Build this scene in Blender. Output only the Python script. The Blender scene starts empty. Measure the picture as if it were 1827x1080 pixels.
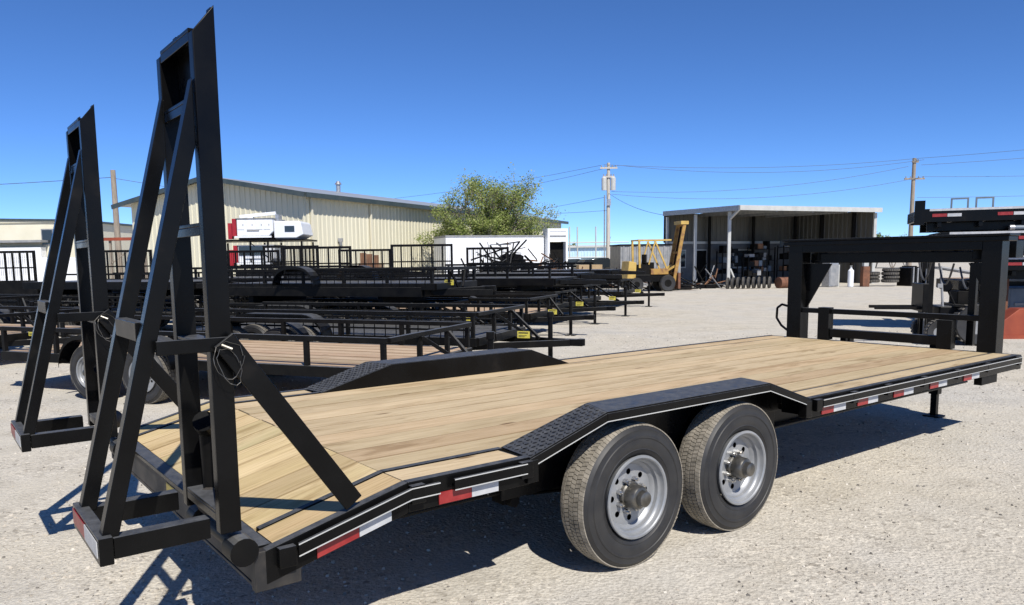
import bpy, bmesh, math, random
from mathutils import Vector, Matrix, noise as mnoise
R = math.radians
rnd = random.Random(7)
scn = bpy.context.scene
COL = scn.collection

# ------------------------------------------------------------------ camera
F_PX, H_CAM, PITCH, ROLL, SX, SY = 1382.35, 1.5513, R(6.8636), -0.012736, -28.408, 90.50
cd = bpy.data.cameras.new('camera')
cam = bpy.data.objects.new('camera', cd)
COL.objects.link(cam)
cr, sr = math.cos(ROLL), math.sin(ROLL)
e_x = Vector((1, 0, 0)); e_d = Vector((0, -math.sin(PITCH), -math.cos(PITCH)))
c_right = cr*e_x - sr*e_d
c_down = sr*e_x + cr*e_d
c_fwd = Vector((0, math.cos(PITCH), -math.sin(PITCH)))
m = Matrix.Identity(4)
for i in range(3):
    m[i][0] = c_right[i]; m[i][1] = -c_down[i]; m[i][2] = -c_fwd[i]
m[2][3] = H_CAM
cam.matrix_world = m
cd.sensor_width = 36.0
cd.lens = F_PX/1827*36
cd.shift_x = -SX/1827
cd.shift_y = SY/1827
cd.clip_start = 0.05
cd.clip_end = 3000
scn.camera = cam

# ------------------------------------------------------------------ sky, sun, exposure
SUN_EL, SUN_AZ = R(48.3), R(158.1)
w = bpy.data.worlds.new('World'); scn.world = w; w.use_nodes = True
nt = w.node_tree
sk = nt.nodes.new('ShaderNodeTexSky')
sk.sky_type = 'NISHITA'; sk.sun_disc = False
sk.sun_elevation = SUN_EL; sk.sun_rotation = SUN_AZ
sk.altitude = 3000; sk.air_density = 0.7; sk.dust_density = 0.1; sk.ozone_density = 8.0
hs = nt.nodes.new('ShaderNodeHueSaturation')
hs.inputs['Hue'].default_value = .503; hs.inputs['Saturation'].default_value = 1.08
nt.links.new(sk.outputs[0], hs.inputs['Color'])
nt.links.new(hs.outputs[0], nt.nodes['Background'].inputs[0])
nt.nodes['Background'].inputs[1].default_value = 0.128
sl = bpy.data.lights.new('sun', 'SUN'); sl.energy = 4.5; sl.angle = R(0.5); sl.color = (1.0, 0.95, 0.87)
so = bpy.data.objects.new('sun', sl); COL.objects.link(so)
sd = Vector((math.sin(SUN_AZ)*math.cos(SUN_EL), math.cos(SUN_AZ)*math.cos(SUN_EL), math.sin(SUN_EL)))
so.rotation_euler = sd.to_track_quat('Z', 'Y').to_euler()
so.location = (0, 0, 30)
vs = scn.view_settings
vs.view_transform = 'Standard'; vs.look = 'None'; vs.gamma = 1; vs.exposure = 0.37
vs.use_curve_mapping = False

# ------------------------------------------------------------------ materials
def mat(name, col=(.5, .5, .5), rough=.5, metal=0., coat=0., spec=.5):
    mt = bpy.data.materials.new(name); mt.use_nodes = True
    b = mt.node_tree.nodes['Principled BSDF']
    b.inputs['Base Color'].default_value = (*col, 1)
    b.inputs['Roughness'].default_value = rough
    b.inputs['Metallic'].default_value = metal
    b.inputs['Coat Weight'].default_value = coat
    b.inputs['Specular IOR Level'].default_value = spec
    return mt

class NT:
    """small node-tree helper"""
    def __init__(s, mt):
        s.t = mt.node_tree; s.b = s.t.nodes['Principled BSDF']
    def n(s, typ, **kw):
        nd = s.t.nodes.new(typ)
        for k, v in kw.items():
            if k in nd.inputs: nd.inputs[k].default_value = v
            else: setattr(nd, k, v)
        return nd
    def l(s, a, b): s.t.links.new(a, b)
    def coord(s, kind='Object', scale=(1, 1, 1), rand=0.):
        tc = s.n('ShaderNodeTexCoord')
        mp = s.n('ShaderNodeMapping'); mp.inputs['Scale'].default_value = scale
        src = tc.outputs[kind]
        if rand:
            oi = s.n('ShaderNodeObjectInfo')
            mu = s.n('ShaderNodeMath', operation='MULTIPLY'); mu.inputs[1].default_value = rand
            s.l(oi.outputs['Random'], mu.inputs[0])
            ad = s.n('ShaderNodeVectorMath', operation='ADD')
            s.l(src, ad.inputs[0]); s.l(mu.outputs[0], ad.inputs[1]); src = ad.outputs[0]
        s.l(src, mp.inputs['Vector'])
        return mp.outputs[0]
    def noise(s, vec, scale, detail=4, rough=.55, dist=0.):
        nd = s.n('ShaderNodeTexNoise'); nd.inputs['Scale'].default_value = scale
        nd.inputs['Detail'].default_value = detail; nd.inputs['Roughness'].default_value = rough
        nd.inputs['Distortion'].default_value = dist
        s.l(vec, nd.inputs['Vector']); return nd.outputs['Fac']
    def ramp(s, fac, stops):
        r = s.n('ShaderNodeValToRGB'); e = r.color_ramp.elements
        while len(e) < len(stops): e.new(.5)
        for el, (p, c) in zip(e, stops): el.position = p; el.color = (*c, 1) if len(c) == 3 else c
        s.l(fac, r.inputs[0]); return r.outputs[0]
    def mix(s, fac, a, b, mode='MIX'):
        x = s.n('ShaderNodeMix', data_type='RGBA', blend_type=mode)
        for v, i in ((fac, 0), (a, 6), (b, 7)):
            if hasattr(v, 'links'): s.l(v, x.inputs[i])
            else: x.inputs[i].default_value = v if i == 0 else (*v, 1)
        return x.outputs[2]
    def bump(s, h, strength=.3, dist=.01):
        b = s.n('ShaderNodeBump'); b.inputs['Strength'].default_value = strength; b.inputs['Distance'].default_value = dist
        s.l(h, b.inputs['Height']); s.l(b.outputs[0], s.b.inputs['Normal'])
    def dust(s, v):     # mask for sky sheen painted on level faces, in patches
        ge = s.n('ShaderNodeNewGeometry'); sx = s.n('ShaderNodeSeparateXYZ'); s.l(ge.outputs['True Normal'], sx.inputs[0])
        upz = s.ramp(sx.outputs[2], [(.55, (0, 0, 0)), (.98, (1, 1, 1))])
        fine = s.ramp(s.noise(v, 22, 5, .7), [(.3, (.35,)*3), (.7, (1, 1, 1))])
        return s.mix(1., upz, fine, 'MULTIPLY')
    def col(s, c): s.l(c, s.b.inputs['Base Color'])
    def rough(s, c): s.l(c, s.b.inputs['Roughness'])

def noisy(name, c1, c2, scale, rough=.5, metal=0., bump=0., coat=0., det=5, lo=.35, hi=.65, kind='Object', sc=(1, 1, 1), rand=7., spec=.5):
    mt = mat(name, c1, rough, metal, coat, spec); t = NT(mt)
    f = t.noise(t.coord(kind, sc, rand), scale, det)
    t.col(t.ramp(f, [(lo, c1), (hi, c2)]))
    if bump: t.bump(f, bump)
    return mt

def black_paint_mat():
    mt = mat('black_paint', (.004, .004, .004), .3, 0, 0, .16)
    t = NT(mt); v = t.coord('Object', (1, 1, 1), 5)
    f = t.noise(v, 5, 6); g = t.noise(v, 60, 3)
    base = t.ramp(f, [(.35, (.0028, .0028, .003)), (.62, (.005, .005, .005)), (.82, (.015, .013, .011))])
    k = t.dust(v)
    t.col(t.mix(k, base, (.10, .103, .108)))          # sky sheen on level faces, painted into the colour
    t.rough(t.mix(k, t.ramp(f, [(.3, (.20,)*3), (.75, (.36,)*3)]), (.6, .6, .6)))
    t.bump(g, .04, .004)
    return mt
M = {}
M['black'] = black_paint_mat()
def yard_black():
    mt = mat('satin_black_steel', (.004, .004, .004), .42, 0, 0, .12); t = NT(mt)
    v = t.coord('Object', (1, 1, 1), 7)
    base = t.ramp(t.noise(v, 6, 5), [(.35, (.0035, .0035, .0038)), (.65, (.008, .0076, .007))])
    t.col(t.mix(t.dust(v), base, (.15, .148, .14)))  # sunlit rail tops painted as a paler tone on level faces
    return mt
M['black2'] = yard_black()
M['dark'] = noisy('dark_underframe', (.005, .005, .005), (.011, .010, .009), 8, .7, spec=.1)
M['dusty'] = noisy('dusty_black_steel', (.015, .014, .013), (.075, .063, .050), 6, .65, lo=.38, hi=.7)

def wood_mat(name, tones, dark):
    mt = mat(name, tones[0], .72, 0, 0, .25); t = NT(mt)
    v = t.coord('Object', (1, 1, 1), 31)
    mp = t.n('ShaderNodeMapping'); mp.inputs['Scale'].default_value = (.75, 22, 22); t.l(v, mp.inputs['Vector'])
    grain = t.noise(mp.outputs[0], 4.2, 6, .6, .8)
    mp2 = t.n('ShaderNodeMapping'); mp2.inputs['Scale'].default_value = (.35, 1.6, 1); t.l(v, mp2.inputs['Vector'])
    patch = t.noise(mp2.outputs[0], 3.0, 4)
    base = t.ramp(patch, [(.28, tones[0]), (.5, tones[1]), (.74, tones[2])])
    oi = t.n('ShaderNodeObjectInfo')
    tint = t.ramp(oi.outputs['Random'], [(0, (.74, .71, .66)), (.22, (1.05, .98, .92)), (.4, (.88, .88, .80)), (.6, (1.0, .99, .95)), (.8, (1.16, 1.13, 1.08)), (1, (.82, .74, .68))])
    base = t.mix(.85, base, tint, 'MULTIPLY')
    gl = t.ramp(grain, [(.28, (.62, .54, .45)), (.42, (.88, .85, .81)), (.56, (1.03, 1.02, 1.01)), (.72, (1.10, 1.09, 1.07))])
    base = t.mix(.85, base, gl, 'MULTIPLY')
    # knots
    mp3 = t.n('ShaderNodeMapping'); mp3.inputs['Scale'].default_value = (1.1, 4.6, 4.6); t.l(v, mp3.inputs['Vector'])
    vo = t.n('ShaderNodeTexVoronoi'); vo.inputs['Scale'].default_value = 1.35; t.l(mp3.outputs[0], vo.inputs['Vector'])
    k = t.ramp(vo.outputs['Distance'], [(.045, (1, 1, 1)), (.10, (0, 0, 0))])
    base = t.mix(k, base, dark)
    mp4 = t.n('ShaderNodeMapping'); mp4.inputs['Scale'].default_value = (.8, 3.2, 1); t.l(v, mp4.inputs['Vector'])
    sc = t.ramp(t.noise(mp4.outputs[0], 2.1, 6, .65, .5), [(.34, (.62, .56, .48)), (.46, (.98, .97, .96)), (.60, (1.03, 1.03, 1.03)), (.74, (.80, .74, .66))])
    base = t.mix(.8, base, sc, 'MULTIPLY')
    tc = t.n('ShaderNodeTexCoord'); sx = t.n('ShaderNodeSeparateXYZ'); t.l(tc.outputs['Object'], sx.inputs[0])
    ab = t.n('ShaderNodeMath', operation='ABSOLUTE'); t.l(sx.outputs[1], ab.inputs[0])
    ad = t.n('ShaderNodeMath', operation='MULTIPLY_ADD'); ad.inputs[1].default_value = .010; t.l(grain, ad.inputs[0]); t.l(ab.outputs[0], ad.inputs[2])
    edge = t.ramp(ad.outputs[0], [(.092, (1, 1, 1)), (.101, (.46, .40, .34))])   # dirt worked into the plank edges
    base = t.mix(.6, base, edge, 'MULTIPLY')
    t.col(base)
    t.bump(grain, .25, .004)
    return mt
M['wood'] = wood_mat('treated_pine_deck', [(.45, .355, .22), (.52, .42, .275), (.42, .33, .205)], (.17, .105, .05))
M['wood_green'] = wood_mat('fresh_treated_pine', [(.49, .395, .215), (.57, .46, .275), (.44, .385, .21)], (.2, .13, .06))
M['wood_old'] = wood_mat('weathered_pine', [(.40, .30, .21), (.46, .36, .26), (.35, .27, .19)], (.16, .11, .07))

def tyre_mat():
    mt = noisy('tyre_sidewall', (.015, .015, .016), (.027, .026, .025), 9, .55, bump=.05)
    return mt
M['tyre'] = tyre_mat()
M['tread'] = noisy('dusty_tread', (.16, .145, .118), (.33, .295, .24), 22, .9, lo=.3, hi=.66, spec=.15)
M['tread_dim'] = noisy('worn_dusty_tread', (.09, .083, .072), (.17, .155, .13), 16, .9)
M['groove'] = noisy('tread_groove', (.03, .027, .022), (.10, .085, .062), 18, .9)
M['rim'] = noisy('silver_rim_paint', (.24, .25, .26), (.33, .335, .34), 8, .42, .35)
M['hub'] = noisy('greasy_hub', (.09, .085, .075), (.2, .19, .17), 14, .4, .8)
M['nut'] = mat('zinc_nut', (.55, .54, .52), .28, .95)
M['red_tape'] = noisy('red_reflector', (.22, .012, .014), (.30, .03, .028), 14, .4)
M['white_tape'] = noisy('white_reflector', (.40, .41, .42), (.52, .52, .52), 14, .4)
M['zinc'] = noisy('galvanised_steel', (.34, .35, .36), (.5, .5, .5), 12, .42, .7)
M['yellow_label'] = noisy('yellow_label', (.58, .50, .06), (.48, .42, .08), 18, .5)
M['ink'] = mat('label_ink', (.02, .02, .02), .6)
M['tan_label'] = noisy('tan_label', (.42, .33, .07), (.33, .25, .06), 30, .6)
M['cream'] = noisy('cream_siding', (.62, .585, .44), (.665, .63, .485), 1.2, .45, det=6, lo=.3, hi=.7, kind='Object', sc=(1, 1, .25))
M['cream2'] = noisy('cream_stucco', (.64, .60, .46), (.69, .65, .51), 1.0, .8)
M['roof_grey'] = noisy('grey_metal_roof', (.36, .38, .38), (.44, .45, .45), 1.2, .4, .3)
M['trim_dark'] = noisy('dark_green_trim', (.035, .052, .055), (.055, .07, .07), 3, .4)
M['white'] = noisy('white_paint', (.74, .76, .78), (.80, .81, .82), 2, .38)
M['white_metal'] = noisy('white_trim', (.42, .425, .41), (.50, .50, .47), 3, .45)
M['glass'] = mat('dark_glass', (.02, .025, .03), .08, 0, 0, .7)
M['shed_panel'] = noisy('shed_siding', (.075, .072, .062), (.105, .10, .085), 1.5, .5, sc=(1, 1, .3))
M['shed_low'] = noisy('shed_lower_wall', (.11, .115, .12), (.17, .17, .17), 1.6, .6)
M['grey'] = noisy('grey_steel', (.20, .21, .22), (.29, .29, .29), 4, .55)
M['conc'] = noisy('concrete', (.40, .38, .35), (.5, .48, .44), 5, .9, bump=.1)
M['yellow'] = noisy('worn_yellow_paint', (.36, .22, .045), (.50, .34, .09), 3, .5, lo=.3, hi=.6)
M['yellow_rust'] = noisy('rusty_yellow', (.36, .21, .05), (.18, .085, .04), 5, .75, lo=.45, hi=.66)
M['rust'] = noisy('rust', (.20, .085, .045), (.11, .05, .03), 6, .85)
M['orange'] = noisy('orange_red_steel', (.30, .06, .024), (.22, .04, .018), 3, .65)
M['blue_grey'] = noisy('blue_grey_steel', (.10, .135, .175), (.15, .18, .21), 4, .5)
M['blue'] = noisy('pale_blue_siding', (.42, .60, .74), (.5, .66, .78), .6, .5)
M['red'] = noisy('red_panel', (.30, .012, .02), (.38, .02, .025), 6, .35)
M['pole'] = noisy('weathered_pole_wood', (.22, .18, .14), (.33, .28, .22), 9, .9, sc=(1, 1, .15), bump=.2)
M['pole_pale'] = noisy('pale_pole', (.42, .39, .34), (.52, .49, .44), 9, .85, sc=(1, 1, .15))
M['wire'] = mat('cable', (.06, .062, .066), .6)
M['bark'] = noisy('bark', (.16, .13, .10), (.28, .24, .20), 9, .9, sc=(1, 1, .3), bump=.3)
M['brown_panel'] = noisy('rusty_brown_sheet', (.24, .12, .06), (.16, .08, .045), 4, .8)
M['cardboard'] = noisy('cardboard', (.36, .26, .15), (.42, .31, .19), 4, .85)

def leaf_mat():
    mt = mat('spring_leaves', (.12, .16, .03), .6, 0, 0, .3); t = NT(mt)
    g = t.n('ShaderNodeNewGeometry')
    c = t.ramp(g.outputs['Random Per Island'], [(0, (.11, .155, .028)), (.4, (.21, .265, .06)), (.75, (.31, .36, .11)), (1, (.42, .44, .19))])
    t.col(c)
    tr = t.n('ShaderNodeBsdfTranslucent'); t.l(c, tr.inputs[0])
    mx = t.n('ShaderNodeMixShader'); mx.inputs[0].default_value = .35
    out = t.t.nodes['Material Output']
    t.l(t.b.outputs[0], mx.inputs[1]); t.l(tr.outputs[0], mx.inputs[2]); t.l(mx.outputs[0], out.inputs[0])
    return mt
M['leaf'] = leaf_mat()

def ground_mat():
    mt = mat('pale_gravel', (.42, .39, .33), .95, 0, 0, .2); t = NT(mt)
    g = t.n('ShaderNodeNewGeometry'); v = g.outputs['Position']
    big = t.noise(v, .35, 4, .6, .6); mid = t.noise(v, 2.3, 5, .6); fine = t.noise(v, 70, 4, .7); gr = t.noise(v, 26, 5, .7)
    base = t.ramp(big, [(.34, (.495, .455, .375)), (.5, (.51, .475, .405)), (.66, (.465, .445, .40))])
    base = t.mix(.75, base, t.ramp(mid, [(.3, (.83, .82, .80)), (.5, (1, 1, 1)), (.72, (1.1, 1.09, 1.07))]), 'MULTIPLY')
    loose = t.ramp(t.noise(v, .8, 4, .6, .8), [(.38, (.30,)*3), (.6, (1, 1, 1))])      # loose stone lies in drifts between packed, dusty patches
    base = t.mix(loose, base, t.mix(1., base, t.ramp(gr, [(.30, (.60, .58, .57)), (.45, (.95, .95, .95)), (.6, (1.05, 1.04, 1.03)), (.74, (1.28, 1.27, 1.25))]), 'MULTIPLY'))
    base = t.mix(loose, base, t.mix(1., base, t.ramp(fine, [(.3, (.50, .49, .48)), (.46, (1, 1, 1)), (.68, (1.28, 1.27, 1.26))]), 'MULTIPLY'))
    vo = t.n('ShaderNodeTexVoronoi'); vo.inputs['Scale'].default_value = 34; t.l(v, vo.inputs['Vector'])
    vc = t.n('ShaderNodeSeparateColor'); t.l(vo.outputs['Color'], vc.inputs[0])
    st = t.ramp(vc.outputs[0], [(0, (.52, .50, .48)), (.12, (.92, .91, .9)), (.8, (1.02, 1.02, 1.02)), (1, (1.3, 1.29, 1.27))])
    patchy = t.ramp(t.noise(v, 1.1, 3), [(.42, (0, 0, 0)), (.6, (.85, .85, .85))])
    base = t.mix(patchy, base, t.mix(1., base, st, 'MULTIPLY'))
    t.col(base)
    vo2 = t.n('ShaderNodeTexVoronoi'); vo2.inputs['Scale'].default_value = 48; t.l(v, vo2.inputs['Vector'])
    ad = t.n('ShaderNodeMath', operation='MULTIPLY_ADD'); ad.inputs[1].default_value = .5
    t.l(vo2.outputs['Distance'], ad.inputs[0]); t.l(gr, ad.inputs[2])
    t.bump(ad.outputs[0], .55, .02)
    return mt
M['ground'] = ground_mat()
def stone_mat():
    mt = mat('gravel_stone', (.4, .37, .32), .9, 0, 0, .2); t = NT(mt)
    g = t.n('ShaderNodeNewGeometry')
    t.col(t.ramp(g.outputs['Random Per Island'], [(0, (.11, .10, .09)), (.2, (.24, .22, .19)), (.45, (.40, .36, .30)), (.8, (.47, .42, .35)), (1, (.58, .54, .47))]))
    return mt
M['stone'] = stone_mat()

# ------------------------------------------------------------------ mesh builder
class MB:
    def __init__(s): s.v = []; s.f = []; s.mi = []; s.mats = []; s.cur = 0
    def use(s, key):
        mt = M[key]
        if mt not in s.mats: s.mats.append(mt)
        s.cur = s.mats.index(mt); return s
    def add(s, vs, fs):
        o = len(s.v); s.v += [tuple(p) for p in vs]
        for f in fs: s.f.append(tuple(i+o for i in f)); s.mi.append(s.cur)
        return s
    def hexa(s, p):   # 8 points: bottom 4 ccw, top 4 ccw
        return s.add(p, [(3, 2, 1, 0), (4, 5, 6, 7), (0, 1, 5, 4), (1, 2, 6, 5), (2, 3, 7, 6), (3, 0, 4, 7)])
    def box(s, x0, x1, y0, y1, z0, z1):
        return s.hexa([(x0, y0, z0), (x1, y0, z0), (x1, y1, z0), (x0, y1, z0), (x0, y0, z1), (x1, y0, z1), (x1, y1, z1), (x0, y1, z1)])
    def beam(s, p, q, wd, ht, up=(0, 0, 1)):   # rectangular bar p->q, wd across, ht along up
        p, q, up = Vector(p), Vector(q), Vector(up)
        d = (q-p).normalized(); a = d.cross(up)
        if a.length < 1e-4: a = d.cross(Vector((0, 1, 0)))
        a.normalize(); b = a.cross(d).normalized()
        a *= wd/2; b *= ht/2
        return s.hexa([p-a-b, p+a-b, q+a-b, q-a-b, p-a+b, p+a+b, q+a+b, q-a+b])
    def cyl(s, p, q, r, n=12, r2=None, caps=True):
        p, q = Vector(p), Vector(q); d = (q-p).normalized()
        a = d.orthogonal().normalized(); b = d.cross(a)
        r2 = r if r2 is None else r2; vs = []
        for c, rr in ((p, r), (q, r2)):
            for i in range(n):
                t = 2*math.pi*i/n; vs.append(c + (a*math.cos(t)+b*math.sin(t))*rr)
        fs = [(i, (i+1) % n, n+(i+1) % n, n+i) for i in range(n)]
        if caps: fs += [tuple(range(n-1, -1, -1)), tuple(range(n, 2*n))]
        return s.add(vs, fs)
    def lathe(s, prof, n=32, c=(0, 0, 0), closed=False):   # axis along Y; prof = (r, y)
        vs = []; k = len(prof)
        for i in range(n):
            t = 2*math.pi*i/n
            for r, y in prof: vs.append((c[0]+r*math.cos(t), c[1]+y, c[2]+r*math.sin(t)))
        fs = []
        for i in range(n):
            j = (i+1) % n
            for a in range(k if closed else k-1):
                b = (a+1) % k
                fs.append((i*k+a, i*k+b, j*k+b, j*k+a))
        return s.add(vs, fs)
    def prism(s, poly, h, ax):   # polygon of 3D points extruded by vector h
        n = len(poly); hv = Vector(h)
        vs = [Vector(p) for p in poly] + [Vector(p)+hv for p in poly]
        fs = [tuple(range(n-1, -1, -1)), tuple(range(n, 2*n))] + [(i, (i+1) % n, n+(i+1) % n, n+i) for i in range(n)]
        return s.add(vs, fs)
    def torus(s, c, r, rr, axis, n=12, k=5):
        axis = Vector(axis).normalized(); a = axis.orthogonal().normalized(); b = axis.cross(a); c = Vector(c)
        vs = []; fs = []
        for i in range(n):
            t = 2*math.pi*i/n; u = a*math.cos(t)+b*math.sin(t)
            for j in range(k):
                p = 2*math.pi*j/k; vs.append(c+u*(r+rr*math.cos(p))+axis*rr*math.sin(p))
        for i in range(n):
            for j in range(k):
                fs.append((i*k+j, ((i+1) % n)*k+j, ((i+1) % n)*k+(j+1) % k, i*k+(j+1) % k))
        return s.add(vs, fs)
    def tube(s, pts, r, n=6):
        pts = [Vector(p) for p in pts]
        for a, b in zip(pts, pts[1:]): s.cyl(a, b, r, n)
        return s
    def mesh(s, name):
        me = bpy.data.meshes.new(name); me.from_pydata(s.v, [], s.f)
        for mt in s.mats: me.materials.append(mt)
        me.polygons.foreach_set('material_index', s.mi)
        bm = bmesh.new(); bm.from_mesh(me); bmesh.ops.recalc_face_normals(bm, faces=bm.faces); bm.to_mesh(me); bm.free()
        me.polygons.foreach_set('use_smooth', [True]*len(me.polygons))
        me.set_sharp_from_angle(angle=R(35))
        me.update(); return me
    def build(s, name, parent=None, bevel=0., loc=None, rot=None):
        return link(name, s.mesh(name), parent, bevel, loc, rot)
def link(name, me, parent=None, bevel=0., loc=None, rot=None):
    o = bpy.data.objects.new(name, me); COL.objects.link(o)
    if parent: o.parent = parent
    if loc is not None: o.location = loc
    if rot is not None: o.rotation_euler = rot
    if bevel:
        b = o.modifiers.new('bevel', 'BEVEL'); b.width = bevel; b.segments = 2; b.limit_method = 'ANGLE'; b.angle_limit = R(40)
        b.harden_normals = True
    return o
def tag(o, label=None, cat=None, group=None, kind=None):
    if label: o['label'] = label
    if cat: o['category'] = cat
    if group: o['group'] = group
    if kind: o['kind'] = kind
    return o
def thing(name, label, cat, loc=(0, 0, 0), rz=0., group=None):
    o = bpy.data.objects.new(name, None); COL.objects.link(o)
    o.empty_display_size = .2
    o.location = loc; o.rotation_euler = (0, 0, rz)
    return tag(o, label, cat, group)
def copy_tree(o, parent=None):
    c = o.copy(); COL.objects.link(c)
    if parent: c.parent = parent
    for ch in list(o.children): copy_tree(ch, c)
    return c
def place(src, loc, rz, label, group=None):
    c = copy_tree(src); c.location = loc; c.rotation_euler = (0, 0, rz); c['label'] = label
    if group: c['group'] = group
    return c

# ------------------------------------------------------------------ ground
N = 60
mb = MB().use('ground')
xs = [-1200, -500, -200, -90] + [-60+4*i for i in range(31)] + [90, 200, 500, 1200]
ys = [-300, -100, -30] + [-10+4*i for i in range(26)] + [120, 200, 400, 900, 2400]
gv = []; nx = len(xs)
for y in ys:
    for x in xs: gv.append((x, y, 0))
gf = [(j*nx+i, j*nx+i+1, (j+1)*nx+i+1, (j+1)*nx+i) for j in range(len(ys)-1) for i in range(nx-1)]
mb.add(gv, gf)
tag(mb.build('ground'), 'flat pale gravel yard', None, None, 'structure')

def gravel():
    mb = MB().use('stone')
    r = random.Random(3)
    pts = []
    for k in range(70000):
        d = 2.0 + 14*(r.random()**1.7)
        a = r.uniform(-.78, .78)
        x, y = d*math.sin(a)/math.cos(a)*.9, d
        if mnoise.noise((x*.9, y*.9, 3.1))*.9+r.uniform(-.45, .45) < -.05: continue
        s = (.0025+.0105*(r.random()**4.5))*(1+d*.035)
        pts.append((x, y, s))
    for x, y, s in pts:
        a = r.uniform(0, 6.28); c, n = math.cos(a)*s, math.sin(a)*s
        k = r.uniform(.6, 1); h = s*r.uniform(.5, .9); z = -.15*s
        j = lambda: r.uniform(-.3, .3)*s
        mb.add([(x+c, y+n, z), (x-n*k, y+c*k, z), (x-c, y-n, z), (x+n*k, y-c*k, z), (x+c*.5+j(), y+n*.5+j(), h), (x-c*.5+j(), y-n*.5+j(), h*.9)],
               [(0, 1, 4), (1, 5, 4), (1, 2, 5), (2, 3, 5), (3, 4, 5), (3, 0, 4)])
    me = bpy.data.meshes.new('gravel_stones'); me.from_pydata(mb.v, [], mb.f); me.materials.append(M['stone']); me.update()
    o = bpy.data.objects.new('gravel_stones', me); COL.objects.link(o)
    tag(o, 'loose gravel stones scattered over the pale yard', 'gravel', None, 'stuff')
gravel()

# ------------------------------------------------------------------ wheels
def tyre_mesh(Rr=.370, rr=.205, wd=.186, ribs=5, n=64, name='tyre', nb=104):
    y0, y1 = 0, wd
    sh = .022
    mb = MB().use('tyre')
    # inner bead -> outer side wall -> shoulder -> (groove floor) -> other side
    out = [(rr-.004, y0+.040), (rr+.006, y0+.018), (rr+.02, y0+.008), (rr+.034, y0+.003), (rr+.037, y0-.001), (rr+.041, y0+.001), (rr+.06, y0-.004), (rr+.075, y0-.003), (rr+.092, y0-.003), (rr+.095, y0-.0065), (rr+.103, y0-.0062), (rr+.106, y0-.002), (Rr-.035, y0+.004), (Rr-.031, y0+.003), (Rr-.027, y0+.008), (Rr-.012, y0+.018)]
    mb.lathe(out, n)
    mb.lathe([(r, wd-y) for r, y in reversed(out)], n)
    mb.use('groove').lathe([(Rr-.012, y0+.018), (Rr-.010, wd-.018)], n)
    # tread blocks
    mb.use('tread')
    span = wd-.024; pit = span/ribs
    for k in range(ribs):
        ya = y0+.012+k*pit+.003; yb = ya+pit-.006
        edge = k in (0, ribs-1)
        ph = (k % 2)*.5
        for i in range(nb):
            t0 = 2*math.pi*(i+ph)/nb; t1 = 2*math.pi*(i+ph+(.84 if not edge else .90))/nb
            sk = 2*math.pi*.22/nb*(1 if k % 2 else -1)
            P = []
            for rr_ in (Rr-.011, Rr):
                for (t, y) in ((t0, ya), (t1, ya), (t1+sk, yb), (t0+sk, yb)):
                    q = rr_
                    if edge and rr_ == Rr and ((k == 0 and y == ya) or (k == ribs-1 and y == yb)): q = Rr-.006
                    P.append((q*math.cos(t), y, q*math.sin(t)))
            mb.hexa(P)
    return mb.mesh(name)
def rim_mesh(rr=.205, holes=8, lip=.016, dish=.062, hub_r=.064, name='rim'):
    bm = bmesh.new()
    def circ(r, y, n, cx=0., cz=0.):
        vs = [bm.verts.new((cx+r*math.cos(2*math.pi*i/n), y, cz+r*math.sin(2*math.pi*i/n))) for i in range(n)]
        return [bm.edges.new((vs[i], vs[(i+1) % n])) for i in range(n)]
    ed = circ(rr*.755, dish, 40) + circ(hub_r*.8, dish, 20)
    for i in range(holes):
        t = 2*math.pi*(i+.5)/holes
        ed += circ(rr*.078, dish, 10, rr*.585*math.cos(t), rr*.585*math.sin(t))
    bmesh.ops.triangle_fill(bm, use_beauty=True, edges=ed)
    me = bpy.data.meshes.new('tmp'); bm.to_mesh(me); bm.free()
    mb = MB().use('rim')
    mb.add([tuple(v.co) for v in me.vertices], [tuple(p.vertices) for p in me.polygons])
    bpy.data.meshes.remove(me)
    mb.lathe([(rr+.004, .004), (rr+.009, -.002), (rr+.006, -.008), (rr-.004, -.009), (rr-.010, -.004), (rr-.014, .014), (rr-.020, .022), (rr*.865, .026), (rr*.845, .044), (rr*.80, .050), (rr*.755, dish)], 48)
    mb.lathe([(rr+.004, .004), (rr-.004, .03), (rr-.03, .07), (rr-.03, .17), (rr, .21)], 40)
    mb.use('dark').lathe([(rr-.035, .085), (.03, .085)], 32)      # brake drum face behind the holes
    return mb.mesh(name)
def hub_mesh(dish=.062, r=.062, out=-.058, lugs=8, name='hub'):
    mb = MB().use('hub')
    mb.lathe([(r*1.12, dish), (r*1.12, dish-.018), (r, dish-.024), (r*.96, out+.045), (r*.86, out+.036), (r*.66, out+.032), (r*.62, out+.004), (r*.5, out), (0.001, out)], 24)
    mb.use('nut')
    for i in range(lugs):
        t = 2*math.pi*(i)/lugs
        x, z = r*1.36*math.cos(t), r*1.36*math.sin(t)
        mb.cyl((x, dish, z), (x, dish-.026, z), .0125, 6); mb.cyl((x, dish-.026, z), (x, dish-.040, z), .006, 6)
    return mb.mesh(name)
TY, RI, HU = tyre_mesh(), rim_mesh(), hub_mesh()
TY_S = tyre_mesh(.335, .19, .20, 4, 40, 'small_tyre', 44)
for _i, _m in enumerate(TY_S.materials):
    if _m == M['tread']: TY_S.materials[_i] = M['tread_dim']; RI_S = rim_mesh(.19, 6, .016, .05, .05, 'small_rim')
def darker(me, k):
    c = me.copy(); c.materials.clear()
    for mt in me.materials: c.materials.append(M['black2'] if mt.name.startswith(('silver', 'greasy', 'zinc')) else mt)
    return c
RI_D, HU_D = darker(RI_S, 0), darker(HU, 0)
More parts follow.
